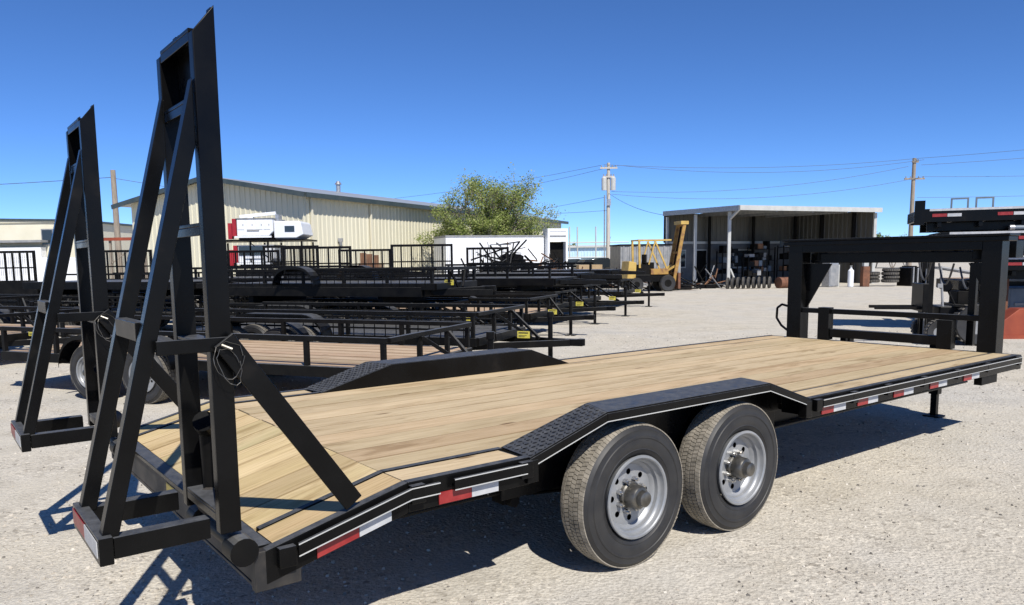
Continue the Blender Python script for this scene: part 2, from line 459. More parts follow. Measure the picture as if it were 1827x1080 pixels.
def wheel(parent, x, y, z, flip=False, small=False, scale=1., roll=0., dark=False):
    # a wheel = hub mesh carrying tyre and rim as sub-parts
    o = link('wheel', HU_D if dark else HU, parent, 0, (x, y, z), (0, roll, R(180) if flip else 0))
    o.scale = (scale,)*3
    link('tyre', TY_S if small else TY, o); link('rim', (RI_D if dark else RI_S) if small else RI, o)
    return o

# ------------------------------------------------------------------ main gooseneck trailer
TRZ = R(90-53.1091)
T = thing('gooseneck_trailer', 'long black gooseneck flatbed trailer with new pine deck and two raised ramps in the foreground', 'trailer', (1.0537, 3.9998, 0), TRZ)
W_ = 2.45; ZD = .686; XK = -1.75; XR = -2.29; ZR = .556; XF = 4.28
YI0, YI1 = .245, W_-.245
# --- deck boards
nb = 10; pitch = (YI1-YI0)/nb
bm_c = MB().use('wood').box(-3.0, 3.0, -pitch/2+.003, pitch/2-.003, -.035, 0)
me_c = bm_c.mesh('deck_board')
Lc = XF-(XK+.004)
me_long = MB().use('wood').box(-Lc/2, Lc/2, -pitch/2+.003, pitch/2-.003, -.035, 0).mesh('deck_board')
slope = math.atan2(ZD-ZR, XK-XR); Ld = math.hypot(ZD-ZR, XK-XR)-.006
me_dove = MB().use('wood_green').box(-Ld/2, Ld/2, -pitch/2+.0026, pitch/2-.0026, -.035, 0).mesh('dovetail_board')
for i in range(nb):
    y = YI0+pitch*(i+.5)
    j = rnd.uniform(-.003, .001)
    link('deck_board', me_long, T, 0, ((XF+XK+.004)/2+rnd.uniform(-.006, .006), y, ZD+j))
    link('deck_board', me_dove, T, 0, ((XK+XR)/2, y, (ZD+ZR)/2+j), (0, -slope, 0))
def strip(x0, x1, wd, key): return MB().use(key).box(-(x1-x0)/2, (x1-x0)/2, -wd/2, wd/2, -.035, 0).mesh('side_board')
s_front = strip(1.10, XF, .150, 'wood'); s_rear = strip(XK+.004, -1.16, .150, 'wood')
s_dove = MB().use('wood_green').box(-Ld/2, Ld/2, -.075, .075, -.035, 0).mesh('side_board')
for y in (.130, W_-.130):
    link('side_board', s_front, T, 0, ((1.10+XF)/2, y, ZD))
    link('side_board', s_rear, T, 0, ((XK+.004-1.16)/2, y, ZD))
    link('side_board', s_dove, T, 0, ((XK+XR)/2, y, (ZD+ZR)/2), (0, -slope, 0))
def on_slope(x): return ZD if x >= XK else ZD+(x-XK)*math.tan(slope)
# --- frame
mb = MB().use('black')
for s in (0, 1):
    Y = lambda y: y if not s else W_-y
    def bar(x0, x1, ya, yb, dz0, dz1):
        a, b = sorted((Y(ya), Y(yb)))
        mb.hexa([(x0, a, on_slope(x0)+dz0), (x1, a, on_slope(x1)+dz0), (x1, b, on_slope(x1)+dz0), (x0, b, on_slope(x0)+dz0),
                 (x0, a, on_slope(x0)+dz1), (x1, a, on_slope(x1)+dz1), (x1, b, on_slope(x1)+dz1), (x0, b, on_slope(x0)+dz1)])
    for x0, x1 in ((-2.33, XK), (XK, -1.13), (1.07, 4.30)):
        bar(x0, x1, .010, .052, -.120, .004)      # outer channel
    for x0, x1 in ((-2.28, XK), (XK, -1.13)):
        bar(x0, x1, .208, .242, -.06, .006)       # flat between outer board and deck
    bar(1.085, 4.27, .2085, .2415, -.06, -.004)
    # main I-beams
    a, b = sorted((Y(.40), Y(.52)))
    mb.box(-1.9, 4.3, a, b, .535, .55); mb.box(-1.9, 4.3, a, b, .40, .415)
    c, d = sorted((Y(.453), Y(.467))); mb.box(-1.9, 4.3, c, d, .415, .535)
for i in range(15):
    x = -1.70+i*.42
    ye = .06 if not -1.15 < x < 1.08 else .275
    mb.box(x, x+.05, ye, W_-ye, .555, .645)
mb.box(4.285, 4.36, .012, W_-.012, .56, .683)       # front beam
mb.build('main_frame', T, .004)
# rub rails and stake pockets
for s in (0, 1):
    Y = (lambda y: y) if not s else (lambda y: W_-y)
    for x0, x1, dz in ((-2.22, XK, 0), (XK, -1.62, 0), (-1.55, -1.17, 0), (1.18, 4.28, 0)):
        a, b = sorted((Y(-.022), Y(-.010)))
        mb = MB().use('black').hexa([(x0, a, on_slope(x0)-.062), (x1, a, on_slope(x1)-.062), (x1, b, on_slope(x1)-.062), (x0, b, on_slope(x0)-.062),
                 (x0, a, on_slope(x0)-.012), (x1, a, on_slope(x1)-.012), (x1, b, on_slope(x1)-.012), (x0, b, on_slope(x0)-.012)])
        mb.build('rub_rail', T, .003)
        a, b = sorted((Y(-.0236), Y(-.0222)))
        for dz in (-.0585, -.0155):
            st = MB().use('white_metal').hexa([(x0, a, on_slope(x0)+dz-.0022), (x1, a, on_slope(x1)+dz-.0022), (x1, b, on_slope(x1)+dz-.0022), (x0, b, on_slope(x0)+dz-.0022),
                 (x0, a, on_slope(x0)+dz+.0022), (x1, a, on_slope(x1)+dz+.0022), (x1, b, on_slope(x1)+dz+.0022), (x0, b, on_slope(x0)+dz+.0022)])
            st.build('pale_strip', T)  # thin pale strip along each rub rail edge
    pk = MB().use('black').box(-.032, .032, -.0235, .008, -.080, -.006).mesh('stake_pocket')
    for x in (-2.26, -1.72, -1.17, 1.14, 1.565, 2.01, 2.53, 3.075, 3.62, 4.24):
        link('stake_pocket', pk, T, .004, (x, .0 if not s else W_, on_slope(x)), (0, 0, 0 if not s else R(180)))
# rear bumper beam
mb = MB().use('black').box(-2.36, -2.292, .05, W_-.05, ZR-.018, ZR+.004)
mb.use('dusty').box(-2.352, -2.32, .06, W_-.06, .415, ZR-.020)
mb.use('dusty').box(-2.37, -2.20, .012, .055, .405, ZR-.005).box(-2.37, -2.20, W_-.055, W_-.012, .405, ZR-.005)
mb.use('dusty').box(-2.355, -2.22, .06, W_-.06, .400, .414)
mb.build('rear_bumper', T, .004)
MB().use('tan_label').box(-2.3545, -2.3525, 1.10, 1.24, .455, .525).build('warning_sticker', T)
# reflective tape: red half and white half on the side channel
def tape(x0, xm, x1, s=0, ends=False):
    z = lambda x: on_slope(x)
    ya, yb = (.0045, .0095) if not s else (W_-.0095, W_-.0045)
    for a, b, k in ((x0, xm, 'red_tape'), (xm+.002, x1, 'white_tape')):
        MB().use(k).hexa([(a, ya, z(a)-.114), (b, ya, z(b)-.114), (b, yb, z(b)-.114), (a, yb, z(a)-.114),
                          (a, ya, z(a)-.0645), (b, ya, z(b)-.0645), (b, yb, z(b)-.0645), (a, yb, z(a)-.0645)]).build('red_reflector' if k == 'red_tape' else 'white_reflector', T)
for s in (0, 1):
    for q in ((-2.14, -1.97, -1.83), (-1.61, -1.45, -1.31), (1.21, 1.345, 1.49), (1.64, 1.77, 1.90), (2.12, 2.26, 2.40), (2.66, 2.79, 2.93), (3.22, 3.36, 3.50)):
        tape(*q, s)
# --- drive-over fenders
def fender(s):
    Yf = (lambda y: y) if not s else (lambda y: W_-y)
    mb = MB().use('black')
    O = [(-1.14, .689), (-.665, .832), (.645, .832), (1.075, .689)]
    I = [(-1.115, .689), (-.575, .832), (.70, .832), (1.10, .689)]
    yo, yi = Yf(0.0), Yf(.236)
    th = .008
    for k in range(3):
        a, b, c, d = (O[k][0], yo, O[k][1]), (O[k+1][0], yo, O[k+1][1]), (I[k+1][0], yi, I[k+1][1]), (I[k][0], yi, I[k][1])
        mb.hexa([(p[0], p[1], p[2]-th) for p in (a, b, c, d)] + [a, b, c, d])
    for k in range(3):    # outer lip
        (x0, z0), (x1, z1) = O[k], O[k+1]
        ya, yb = sorted((Yf(-.004), Yf(.004)))
        mb.hexa([(x0, ya, z0-.050), (x1, ya, z1-.050), (x1, yb, z1-.050), (x0, yb, z0-.050), (x0, ya, z0-.0085), (x1, ya, z1-.0085), (x1, yb, z1-.0085), (x0, yb, z0-.0085)])
    ya, yb = sorted((Yf(.2365), Yf(.2425)))
    mb.prism([(-1.115, ya, .58), (1.10, ya, .58), (1.10, ya, .688), (.70, ya, .829), (-.575, ya, .829), (-1.115, ya, .688)], (0, yb-ya, 0), 'y')
    # inner wheel-well wall
    yc, yd = sorted((Yf(.262), Yf(.27)))
    mb.box(-1.1, 1.1, yc, yd, .42, .645)
    e, f = sorted((Yf(.055), Yf(.205))); mb.box(1.083, 1.093, e, f, .575, .682); mb.box(-1.152, -1.142, e, f, .575, .682)
    # end posts joining fender and side rail
    for x in (-1.125, 1.05):
        e, f = sorted((Yf(-.006), Yf(.05)))
        mb.box(x-.03, x+.03, e, f, .575, .676)
    o = mb.build('drive_over_fender', T, .004)
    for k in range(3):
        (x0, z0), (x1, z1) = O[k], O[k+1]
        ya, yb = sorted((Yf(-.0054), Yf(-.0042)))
        MB().use('white_metal').hexa([(x0, ya, z0-.049), (x1, ya, z1-.049), (x1, yb, z1-.049), (x0, yb, z0-.049), (x0, ya, z0-.0445), (x1, ya, z1-.0445), (x1, yb, z1-.0445), (x0, yb, z0-.0445)]).build('pale_strip', o)  # thin pale strip along the bottom of the lip
    # raised diamond tread on the rear slope
    tb = MB().use('black')
    n = Vector((-(O[1][1]-O[0][1]), 0, O[1][0]-O[0][0])).normalized()
    for i in range(17):
        for j in range(8):
            u = (i+.6)/17.3; v = (j+.5)/8
            x = (O[0][0]*(1-u)+O[1][0]*u)*(1-v) + (I[0][0]*(1-u)+I[1][0]*u)*v
            z = (O[0][1]*(1-u)+O[1][1]*u)*(1-v) + (I[0][1]*(1-u)+I[1][1]*u)*v
            y = yo+(yi-yo)*v
            c = Vector((x, y, z)); t1 = Vector((O[1][0]-O[0][0], 0, O[1][1]-O[0][1])).normalized()
            t2 = Vector((0, 1, 0))
            if (i+j) % 2: d1, d2 = (t1*.75+t2*.66), (t1*-.66+t2*.75)
            else: d1, d2 = (t1*.75-t2*.66), (t1*.66+t2*.75)
            d1 *= .0125; d2 *= .0042
            tb.add([c-d1, c-d2, c+d1, c+d2, c+n*.0035-d1*.5, c+n*.0035+d1*.5], [(0, 1, 4), (1, 2, 5, 4), (2, 3, 5), (3, 0, 4, 5)])
    tag(tb.build('tread_pattern', o), None, None, None, 'stuff')
fender(0); fender(1)
# --- wheels, axles, springs
for x in (-.43, .43):
    wheel(T, x, .018, .366, False, False, 1., rnd.uniform(0, 6)); wheel(T, x, W_-.018, .366, True, False, 1., rnd.uniform(0, 6))
    MB().use('dark').cyl((x, .22, .366), (x, W_-.22, .366), .045, 12).build('axle', T)
for Y in (.46, W_-.46):
    mb = MB().use('dark')
    for xc in (-.43, .43):
        for k in range(5):
            L = .38-.06*k
            mb.beam((xc-L, Y, .355+.012*k), (xc, Y, .315+.012*k), .06, .010); mb.beam((xc, Y, .315+.012*k), (xc+L, Y, .355+.012*k), .06, .010)
    mb.prism([(-.09, Y-.03, .30), (.09, Y-.03, .30), (.05, Y-.03, .42), (-.05, Y-.03, .42)], (0, .06, 0), 'y')
    mb.build('leaf_spring', T)
MB().use('dark').box(-.98, -.90, .40, .50, .34, .50).cyl((-.94, .36, .36), (-.94, .52, .36), .03, 10).build('spring_hanger', T)

# --- ramps
def ramp(y0, dx, first):
    """standing ramp whose near rail has its outer face at y0; rails stand at the rear edge"""
    P = lambda x, y, z: (x+dx, y+y0, z)
    mb = MB().use('black')
    Wd = .455; rw = .052
    for ya in (0, Wd-rw):      # side rails: channel = web plus two flanges, slanted top
        zt0, zt1 = 2.285, 2.375
        x0, x1 = -2.468, -2.396
        yweb = ya if ya == 0 else ya
        web = [(x0, .63), (x1, .63), (x1, zt1), (x0, zt0)]
        mb.prism([P(x, yweb, z) for x, z in web], (0, .009, 0), 'y')
        for xa, xb, zt in ((x0+.001, x0+.010, zt0+.003), (x1-.010, x1-.001, zt1-.006)):
            mb.hexa([P(xa, yweb+.0095, .63), P(xb, yweb+.0095, .63), P(xb, yweb+rw, .63), P(xa, yweb+rw, .63),
                     P(xa, yweb+.0095, zt), P(xb, yweb+.0095, zt), P(xb, yweb+rw, zt), P(xa, yweb+rw, zt)])
    r = mb.build('loading_ramp', T, .003)
    # rungs
    rg = MB().use('black').box(-.036, .040, -(Wd-2*rw)/2+.002, (Wd-2*rw)/2-.002, -.006, .006).box(-.036, -.028, -(Wd-2*rw)/2+.002, (Wd-2*rw)/2-.002, -.036, -.007).mesh('rung')
    for z in (.70, 1.28, 1.68, 2.09, 2.30):
        link('rung', rg, r, .002, P(-2.43, Wd/2, z))
    MB().use('black').box(-2.408+dx, -2.400+dx, y0+rw+.003, y0+Wd-rw-.003, 2.11, 2.33).build('top_plate', r, .002)
    # stand legs
    for ya in (.012, Wd-.075):
        k = (2.805-2.475)/(2.02-.69); xr = -2.472
        lx = lambda z, o: -2.805+k*(z-.69)+o
        zt = lambda o: .69+(xr-o+2.805)/k
        poly = [P(lx(.69, -.028), ya+.004, .69), P(lx(.69, .024), ya+.004, .69), P(xr, ya+.004, zt(.024)), P(xr, ya+.004, zt(-.028))]
        MB().use('black').prism(poly, (0, .050, 0), 'y').build('stand_leg', r, .003)
    MB().use('black').beam(P(-2.660, Wd-.08, 1.335), P(-2.660, .07, 1.335), .04, .062).build('leg_tie', r, .003)
    # foot: two bars back to the rails and an end bar with reflector
    for ya in (.004, Wd-.062):
        MB().use('black').box(-2.80+dx, -2.50+dx, y0+ya, y0+ya+.055, .625, .695).build('foot_bar', r, .003)
    MB().use('black').box(-2.845+dx, -2.803+dx, y0-.012, y0+Wd+.012, .615, .705).build('foot_end', r, .003)
    for k, (a, b) in (('white_tape', (.005, .222)), ('red_tape', (.224, .445))):
        MB().use(k).box(-2.8490+dx, -2.8462+dx, y0+a, y0+b, .640, .692).build('white_reflector' if k == 'white_tape' else 'red_reflector', r)
    # horizontal latch bar and brace down to the deck
    MB().use('black').box(-2.64+dx, -2.41+dx, y0-.020, y0-.002, 1.262, 1.308).build('latch_bar', r, .003)
    mb = MB().use('black')
    a, b = Vector((-2.435+dx, y0-.034, 1.30)), Vector((-1.985, y0-.034, .655))
    d = (b-a).normalized(); mb.beam(a, b, .014, .078, (-d.z, 0, d.x))
    mb.build('brace', r, .003)
    # hinge tube and lift spring
    MB().use('black2').cyl((-2.405, y0-.03, .565), (-2.405, y0+Wd+.03, .565), .026, 14).cyl((-2.405, y0-.045, .565), (-2.405, y0+.05, .565), .05, 16).cyl((-2.405, y0+Wd-.05, .565), (-2.405, y0+Wd+.03, .565), .05, 16).build('hinge', r)
    mb = MB().use('black2').cyl((-2.385, y0+.345, .66), (-2.40, y0+.315, .94), .034, 14).use('black').cyl((-2.40, y0+.315, .94), (-2.43, y0+.26, .98), .040, 12)
    mb.use('dusty').cyl((-2.41, y0+.31, .66), (-2.36, y0+.37, .66), .055, 16)
    mb.build('lift_spring', r)
    # chain hanging from the latch
    mb = MB().use('hub'); q = random.Random(int(y0*100))
    for k in range(2):
        pts = []
        for i in range(19):
            t = i/18*2*math.pi
            pts.append((-2.425+dx+(.05-.012*k)*math.cos(t+.4*k)+q.uniform(-.004, .004), y0-.046-.008*k+q.uniform(-.004, .004), 1.245-.02*k+(.075 if math.sin(t) < 0 else .05)*math.sin(t)+q.uniform(-.004, .004)))
        mb.tube(pts, .0012, 5)
    mb.cyl((-2.445+dx, y0-.046, 1.285), (-2.415+dx, y0-.06, 1.27), .006, 8)
    mb.build('safety_chain', r)
    return r
ramp(.045, 0, True)
ramp(W_-.045-.455, -.02, False)

# --- gooseneck at the front
XG = 4.30
mb = MB().use('black')
mb.box(XG, XG+.16, .195, .350, .57, 1.70).build('neck_upright', T, .005)
MB().use('black').box(XG, XG+.16, 2.075, 2.235, .57, 1.70).build('neck_upright', T, .005)
mb = MB().use('black').box(XG-.03, XG+.20, .13, 2.30, 1.703, 1.725).box(XG-.004, XG+.012, .351, 2.074, 1.585, 1.70)
mb.box(XG-.02, XG+.18, .14, 2.29, 1.66, 1.702)
mb.build('neck_crossbeam', T, .005)
mb = MB().use('black')
for ya, yb in ((.42, 1.10), (2.03, 1.35)):
    mb.beam((XG+.16, ya, 1.595), (5.75, yb, 1.595), .12, .19)
mb.beam((5.6, 1.225, 1.595), (6.9, 1.225, 1.595), .2, .188)
mb.box(XG+.162, XG+.26, .352, 2.073, 1.475, 1.575)
mb.box(6.9, 7.12, 1.0, 1.45, 1.5, 1.70)
mb.build('neck_beam', T, .005)
MB().use('black').cyl((7.0, 1.225, 1.5), (7.0, 1.225, 1.12), .055, 14).box(6.9, 7.1, 1.14, 1.31, 1.06, 1.16).build('coupler', T)
for Y0 in (1.9, .353):
    mb = MB().use('black')
    s = 1 if Y0 < 1 else -1
    y = .352 if s > 0 else 2.073
    g = .14 if s > 0 else .28
    mb.prism([(XG+.09, y, 1.47), (XG+.09, y+s*g, 1.47), (XG+.09, y, 1.47-1.75*g)], (.012, 0, 0), 'x')
    mb.build('gusset', T)
MB().use('black').box(XG+.02, XG+.075, .352, 2.073, .955, 1.005).build('headboard_rail', T, .004)
MB().use('black').box(XG-.01, XG+.085, .56, .69, .687, .953).build('headboard_post', T, .004)
MB().use('black').box(XG-.01, XG+.085, 1.75, 1.87, .687, 1.02).build('headboard_post', T, .004)
MB().use('black').box(XG+.01, XG+.09, .693, 1.747, .715, .80).build('headboard_tube', T, .004)
MB().use('black').tube([(XG+.05, 2.236, 1.01), (XG+.05, 2.33, 1.03), (XG+.05, 2.385, .99), (XG+.05, 2.39, .88), (XG+.05, 2.33, .80), (XG+.05, 2.236, .74)], .013, 8).build('grab_handle', T)
MB().use('black').box(4.52, 4.575, .47, .53, .715, 1.472).build('neck_strut', T, .004)
# cables hanging under the neck
for k in range(3):
    mb = MB().use('wire')
    pts = [(XG+.3+.5*t, .9-.2*k+.35*t, 1.50-.20*math.sin(math.pi*t)-.04*k) for t in [i/10 for i in range(11)]]
    mb.tube(pts, .009, 6)
    mb.build('wiring_cable', T)
for Y in (.78, W_-.78):
    mb = MB().use('black').box(4.50, 4.585, Y-.043, Y+.043, .22, .70)
    mb.box(4.515, 4.57, Y-.028, Y+.028, .012, .22)
    mb.box(4.47, 4.62, Y-.075, Y+.075, 0.0, .014)
    mb.box(4.44, 4.498, Y-.03, Y+.03, .62, .78)
    mb.build('landing_jack', T, .004)
MB().use('black2').box(3.62, 3.92, .03, .09, .49, .565).build('side_bracket', T, .003)

# ------------------------------------------------------------------ utility trailers in the yard
U_BOARD = {}
def board_mesh(L, wd, key='wood_old'):
    k = (round(L, 2), round(wd, 3), key)
    if k not in U_BOARD: U_BOARD[k] = MB().use(key).box(-L/2, L/2, -wd/2+.004, wd/2-.004, -.035, 0).mesh('deck_board')
    return U_BOARD[k]
def utility(label, loc, rz, L=4.9, W=1.85, rail=.33, deck=.50, tandem=True, gate=0., group='black utility trailers parked in the yard', jack=True, fender_top=.30, label_plate=True, posts=6, wheels=True, name='utility_trailer', front_slope=False, single_fender=True, tongue=1.15, side=0., dark=True, cat='utility trailer', brace=True, tyres=True):
    t = thing(name, label, cat, loc, rz, group)
    z = deck; h = z+rail
    if side:
        sr = MB().use('black2').box(-L/2+.03, L/2-.03, -.012, .012, -.014, .014).mesh('side_rail')
        for y in (-W/2, W/2):
            for k in (.3, .62): link('side_rail', sr, t, 0, (0, y*1.012, z+rail*k))
            ms = MB().use('black2'); n_ = int(L/.17)
            for k in range(1, n_): ms.box(-L/2+k*L/n_-.007, -L/2+k*L/n_+.007, y*1.03-.003, y*1.03+.003, z-.08, z+rail-.055)
            tag(ms.build('side_mesh', t), None, None, None, 'stuff')
    mb = MB().use('black2')
    for y in (-W/2, W/2): mb.box(-L/2, L/2, y-.03, y+.03, z-.115, z-.002)
    for x in (-L/2, L/2): mb.box(x-.03, x+.03, -W/2+.031, W/2-.031, z-.112, z-.003)
    for i in range(7):
        x = -L/2+L*(i+1)/8; mb.box(x-.025, x+.025, -W/2+.032, W/2-.032, z-.10, z-.038)
    mb.build('bed_frame', t, .003)
    n = 8; wd = (W-.08)/n
    bme = board_mesh(L-.07, wd, 'black2' if side else 'wood_old')  # deck shade put into the colour: black boards on sided trailers
    for i in range(n): link('deck_board', bme, t, 0, (0, -W/2+.04+wd*(i+.5), z+rnd.uniform(-.003, .001)))
    if rail > 0:
        mb = MB().use('black2')
        for y in (-W/2, W/2): mb.box(-L/2, L/2, y-.026, y+.026, h-.052, h)
        mb.box(L/2-.026, L/2+.026, -W/2+.027, W/2-.027, h-.051, h-.001)
        mb.build('top_rail', t, .003)
        pm = MB().use('black2').box(-.024, .024, -.024, .024, z-.001, h-.053).mesh('post')
        for y in (-W/2, W/2):
            for i in range(posts):
                link('post', pm, t, 0, (-L/2+.05+(L-.1)*i/(posts-1), y, 0))
        for i in range(1, 3): link('post', pm, t, 0, (L/2, -W/2+W*i/3, 0))
    if wheels:
        xs_ = (-.2, -1.02) if tandem else (-.5,)
        xm = sum(xs_)/len(xs_); half = .86 if tandem else .46
        for s in (-1, 1):
            y = s*(W/2+.06)
            for x in (xs_ if tyres else ()): wheel(t, x, y-.03*s*0 + s*.19, .325, s > 0, True, .98, rnd.uniform(0, 6), dark)
            # fender: flat top with sloped rounded ends
            mb = MB().use('black')
            zt = .325+.43+(.06 if fender_top > .3 else 0)
            pr = []
            for k in range(7):
                a = math.pi*(1-k/6*.5); pr.append((xm-half+.36+.36*math.cos(a)+0, zt-.34+.34*math.sin(a)))
            for k in range(7):
                a = math.pi*(.5-k/6*.5); pr.append((xm+half-.36+.36*math.cos(a), zt-.34+.34*math.sin(a)))
            ya, yb = sorted((s*(W/2+.032), s*(W/2+.27)))
            for (x0, z0), (x1, z1) in zip(pr, pr[1:]):
                mb.hexa([(x0, ya, z0-.006), (x1, ya, z1-.006), (x1, yb, z1-.006), (x0, yb, z0-.006), (x0, ya, z0), (x1, ya, z1), (x1, yb, z1), (x0, yb, z0)])
            yc = s*(W/2+.272)
            for (x0, z0), (x1, z1) in zip(pr, pr[1:]):
                a_, b_ = sorted((yc, yc+s*.006))
                mb.hexa([(x0, a_, z0-.05), (x1, a_, z1-.05), (x1, b_, z1-.05), (x0, b_, z0-.05), (x0, a_, z0-.0065), (x1, a_, z1-.0065), (x1, b_, z1-.0065), (x0, b_, z0-.0065)])
            mb.build('fender', t)
        mb = MB().use('dark')
        for x in xs_: mb.cyl((x, -W/2, .325), (x, W/2, .325), .04, 10)
        mb.build('axle', t)
    # tongue
    xt = L/2+tongue
    mb = MB().use('black2')
    for s in (-1, 1): mb.beam((L/2-.35, s*W*.36, z-.165), (xt-.12, s*.05, z-.125), .055, .09)
    mb.build('tongue', t, .003)
    if brace and rail:
        for s in (-1, 1): MB().use('black2').beam((L/2+.03, s*.32, h-.06), (xt-.62, s*.10, z-.09), .03, .04).build('tongue_brace', t)
    MB().use('black2').box(xt-.20, xt+.06, -.055, .055, z-.17, z-.075).cyl((xt+.03, 0, z-.165), (xt+.03, 0, z-.07), .055, 12).build('coupler', t, .003)
    if jack:
        mb = MB().use('black2').cyl((xt-.42, 0, .02), (xt-.42, 0, z+.22), .034, 12).box(xt-.52, xt-.32, -.09, .09, 0, .02)
        mb.cyl((xt-.42, 0, z+.22), (xt-.42, 0, z+.30), .045, 12).tube([(xt-.42, .03, z+.27), (xt-.42, .14, z+.27), (xt-.42, .16, z+.19)], .010, 6)
        mb.build('tongue_jack', t)
    if label_plate:
        mb = MB().use('yellow_label').box(xt-.80, xt-.62, -.31, -.296, z-.05, z+.045)
        mb.use('ink').box(xt-.78, xt-.64, -.3125, -.3102, z+.015, z+.030).box(xt-.78, xt-.66, -.3125, -.3102, z-.018, z-.012).box(xt-.78, xt-.69, -.3125, -.3102, z-.034, z-.028)
        mb.build('warning_plate', t)
    if gate:
        gf = MB().use('black2'); gh = gate; x = -L/2-.04
        gf.box(x-.03, x+.03, -W/2, -W/2+.07, z, z+gh).box(x-.03, x+.03, W/2-.07, W/2, z, z+gh)
        gf.box(x-.03, x+.03, -W/2+.071, W/2-.071, z+gh-.07, z+gh-.001).box(x-.03, x+.03, -W/2+.071, W/2-.071, z+.001, z+.07).box(x-.008, x+.008, -W/2+.071, W/2-.071, z+.071, z+gh*.42)
        g = gf.build('tail_gate', t, .002)
        bar = MB().use('black2').box(x-.022, x+.022, -.022, .022, z+gh*.42+.001, z+gh-.072).mesh('gate_bar')
        for i in range(1, 6): link('gate_bar', bar, g, 0, (0, -W/2+W*i/6, 0))
        hb = MB().use('black2')
        for k in range(1, 3): hb.box(x+.023, x+.045, -W/2+.072, W/2-.072, z+gh*k/3-.02, z+gh*k/3+.02)
        hb.build('gate_crossbar', g)
        ms = MB().use('black2')
        for k in range(1, int(W/.06)): ms.box(x+.046, x+.050, -W/2+.05+k*.06-.0045, -W/2+.05+k*.06+.0045, z+.05, z+gh-.05)
        tag(ms.build('gate_mesh', g), None, None, None, 'stuff')
    return t
YA = R(-22.5)
tv = Vector((math.cos(YA), math.sin(YA), 0)); nv = Vector((-math.sin(YA), math.cos(YA), 0))
def front_corner(x, y, L, W): # near front corner -> bed centre
    c = Vector((x, y, 0)) + nv*W/2 - tv*L/2; return (c.x, c.y, 0)
def so(o, sf, L, W):  # yard coordinates: o across the row, sf the front end along it
    c = nv*(o+W/2) + tv*(sf-L/2); return (c.x, c.y, 0)
def up(p, z, dx=0.): return (p[0]+dx*tv.x, p[1]+dx*tv.y, z)
utility('black tandem utility trailer with open rails just behind the drive-over fender', front_corner(-1.07, 7.61, 5.6, 2.0), YA, 5.6, 2.0, .31, .49, posts=7, tongue=1.1, dark=False)
utility('black utility trailer with rounded fenders and solid sides, second in the row', front_corner(-.26, 10.3, 5.0, 1.85), YA, 5.0, 1.85, .34, .52, fender_top=.4, side=.13)
a3 = front_corner(-1.25, 13.6, 4.7, 1.85)
utility('black utility trailer at the bottom of the tall stack in mid yard', a3, YA, 4.7, 1.85, .30, .48, posts=5, tongue=1.3, side=.27)
# flat trailers: stacked without wheels
def flat(label, loc, rz, L=5.0, W=2.0, deck=.62, n=7, name='flatbed_trailer', group='black flatbed trailers stacked in the yard', legs=True, posts=0):
    t = thing(name, label, 'flatbed trailer', loc, rz, group)
    mb = MB().use('black2')
    for y in (-W/2, W/2): mb.box(-L/2, L/2, y-.035, y+.035, deck-.17, deck)
    for x in (-L/2, L/2): mb.box(x-.035, x+.035, -W/2+.036, W/2-.036, deck-.165, deck-.004)
    for i in range(n):
        x = -L/2+L*(i+1)/(n+1); mb.box(x-.03, x+.03, -W/2+.037, W/2-.037, deck-.14, deck-.036)
    mb.build('bed_frame', t, .004)
    bme = board_mesh(L-.08, (W-.09)/8, 'black2' if not legs else 'dark')
    for i in range(8): link('deck_board', bme, t, 0, (0, -W/2+.045+(W-.09)/8*(i+.5), deck-.002))
    if legs:
        for s in (-1, 1):
            for x in (-.45, .45): wheel(t, x, s*(W/2-.02), .325, s > 0, True, .98, 0, True)
        MB().use('dark').cyl((-.45, -W/2+.2, .325), (-.45, W/2-.2, .325), .04, 10).cyl((.45, -W/2+.2, .325), (.45, W/2-.2, .325), .04, 10).build('axle', t)
    else:
        for x in (-L*.36, L*.30): MB().use('dark').box(x-.05, x+.05, -W/2+.05, W/2-.05, deck-.32, deck-.171).build('spacer', t)
    if posts:
        pm = MB().use('black2').box(-.024, .024, -.024, .024, deck+.001, deck+.22).mesh('stake')
        for i in range(posts):
            for y in (-W/2, W/2): link('stake', pm, t, 0, (-L/2+.1+(L-.2)*i/(posts-1), y, 0))
        MB().use('black2').box(-L/2, L/2, -W/2-.026, -W/2+.026, deck+.221, deck+.275).box(-L/2, L/2, W/2-.026, W/2+.026, deck+.221, deck+.275).build('top_rail', t)
    mb = MB().use('black2')
    for s in (-1, 1): mb.beam((L/2+.036, s*W*.3, deck-.1), (L/2+1.0, s*.05, deck-.12), .06, .1)
    mb.build('tongue', t)
    return t
flat('bare black flatbed in the middle of the tall stack in mid yard', up(a3, .79, .1), YA, 4.4, 1.8, .30, legs=False)
utility('black single axle utility trailer on top of the tall stack in mid yard', up(a3, .66, .25), YA, 4.6, 1.8, .27, .50, tandem=False, jack=False, tongue=.7, side=.18, fender_top=.4, tyres=False)
a4 = front_corner(.65, 15.15, 4.2, 1.8)
utility('black trailer with bare wooden deck and front jack beside the open gravel', a4, YA, 4.2, 1.8, .30, .50, posts=5, tongue=1.0)
a5 = front_corner(1.35, 17.9, 4.6, 1.8)
utility('black utility trailer directly beyond the one with the bare wooden deck', a5, YA, 4.6, 1.8, .30, .50, posts=5, side=.25)
flat('black flatbed stacked on the trailer beyond the bare wooden deck', up(a5, .80, .1), YA, 4.4, 1.8, .32, legs=False, posts=5)
a6 = front_corner(2.3, 20.4, 4.0, 1.8)
utility('black utility trailer with the tongue reaching farthest over the open gravel', a6, YA, 4.0, 1.8, .36, .50, posts=5, tongue=1.35, side=.3)
flat('black flatbed stacked on the trailer whose tongue reaches farthest right', up(a6, .86, -.1), YA, 3.8, 1.8, .32, legs=False, posts=4)
a8 = front_corner(3.9, 24.3, 3.4, 1.8)
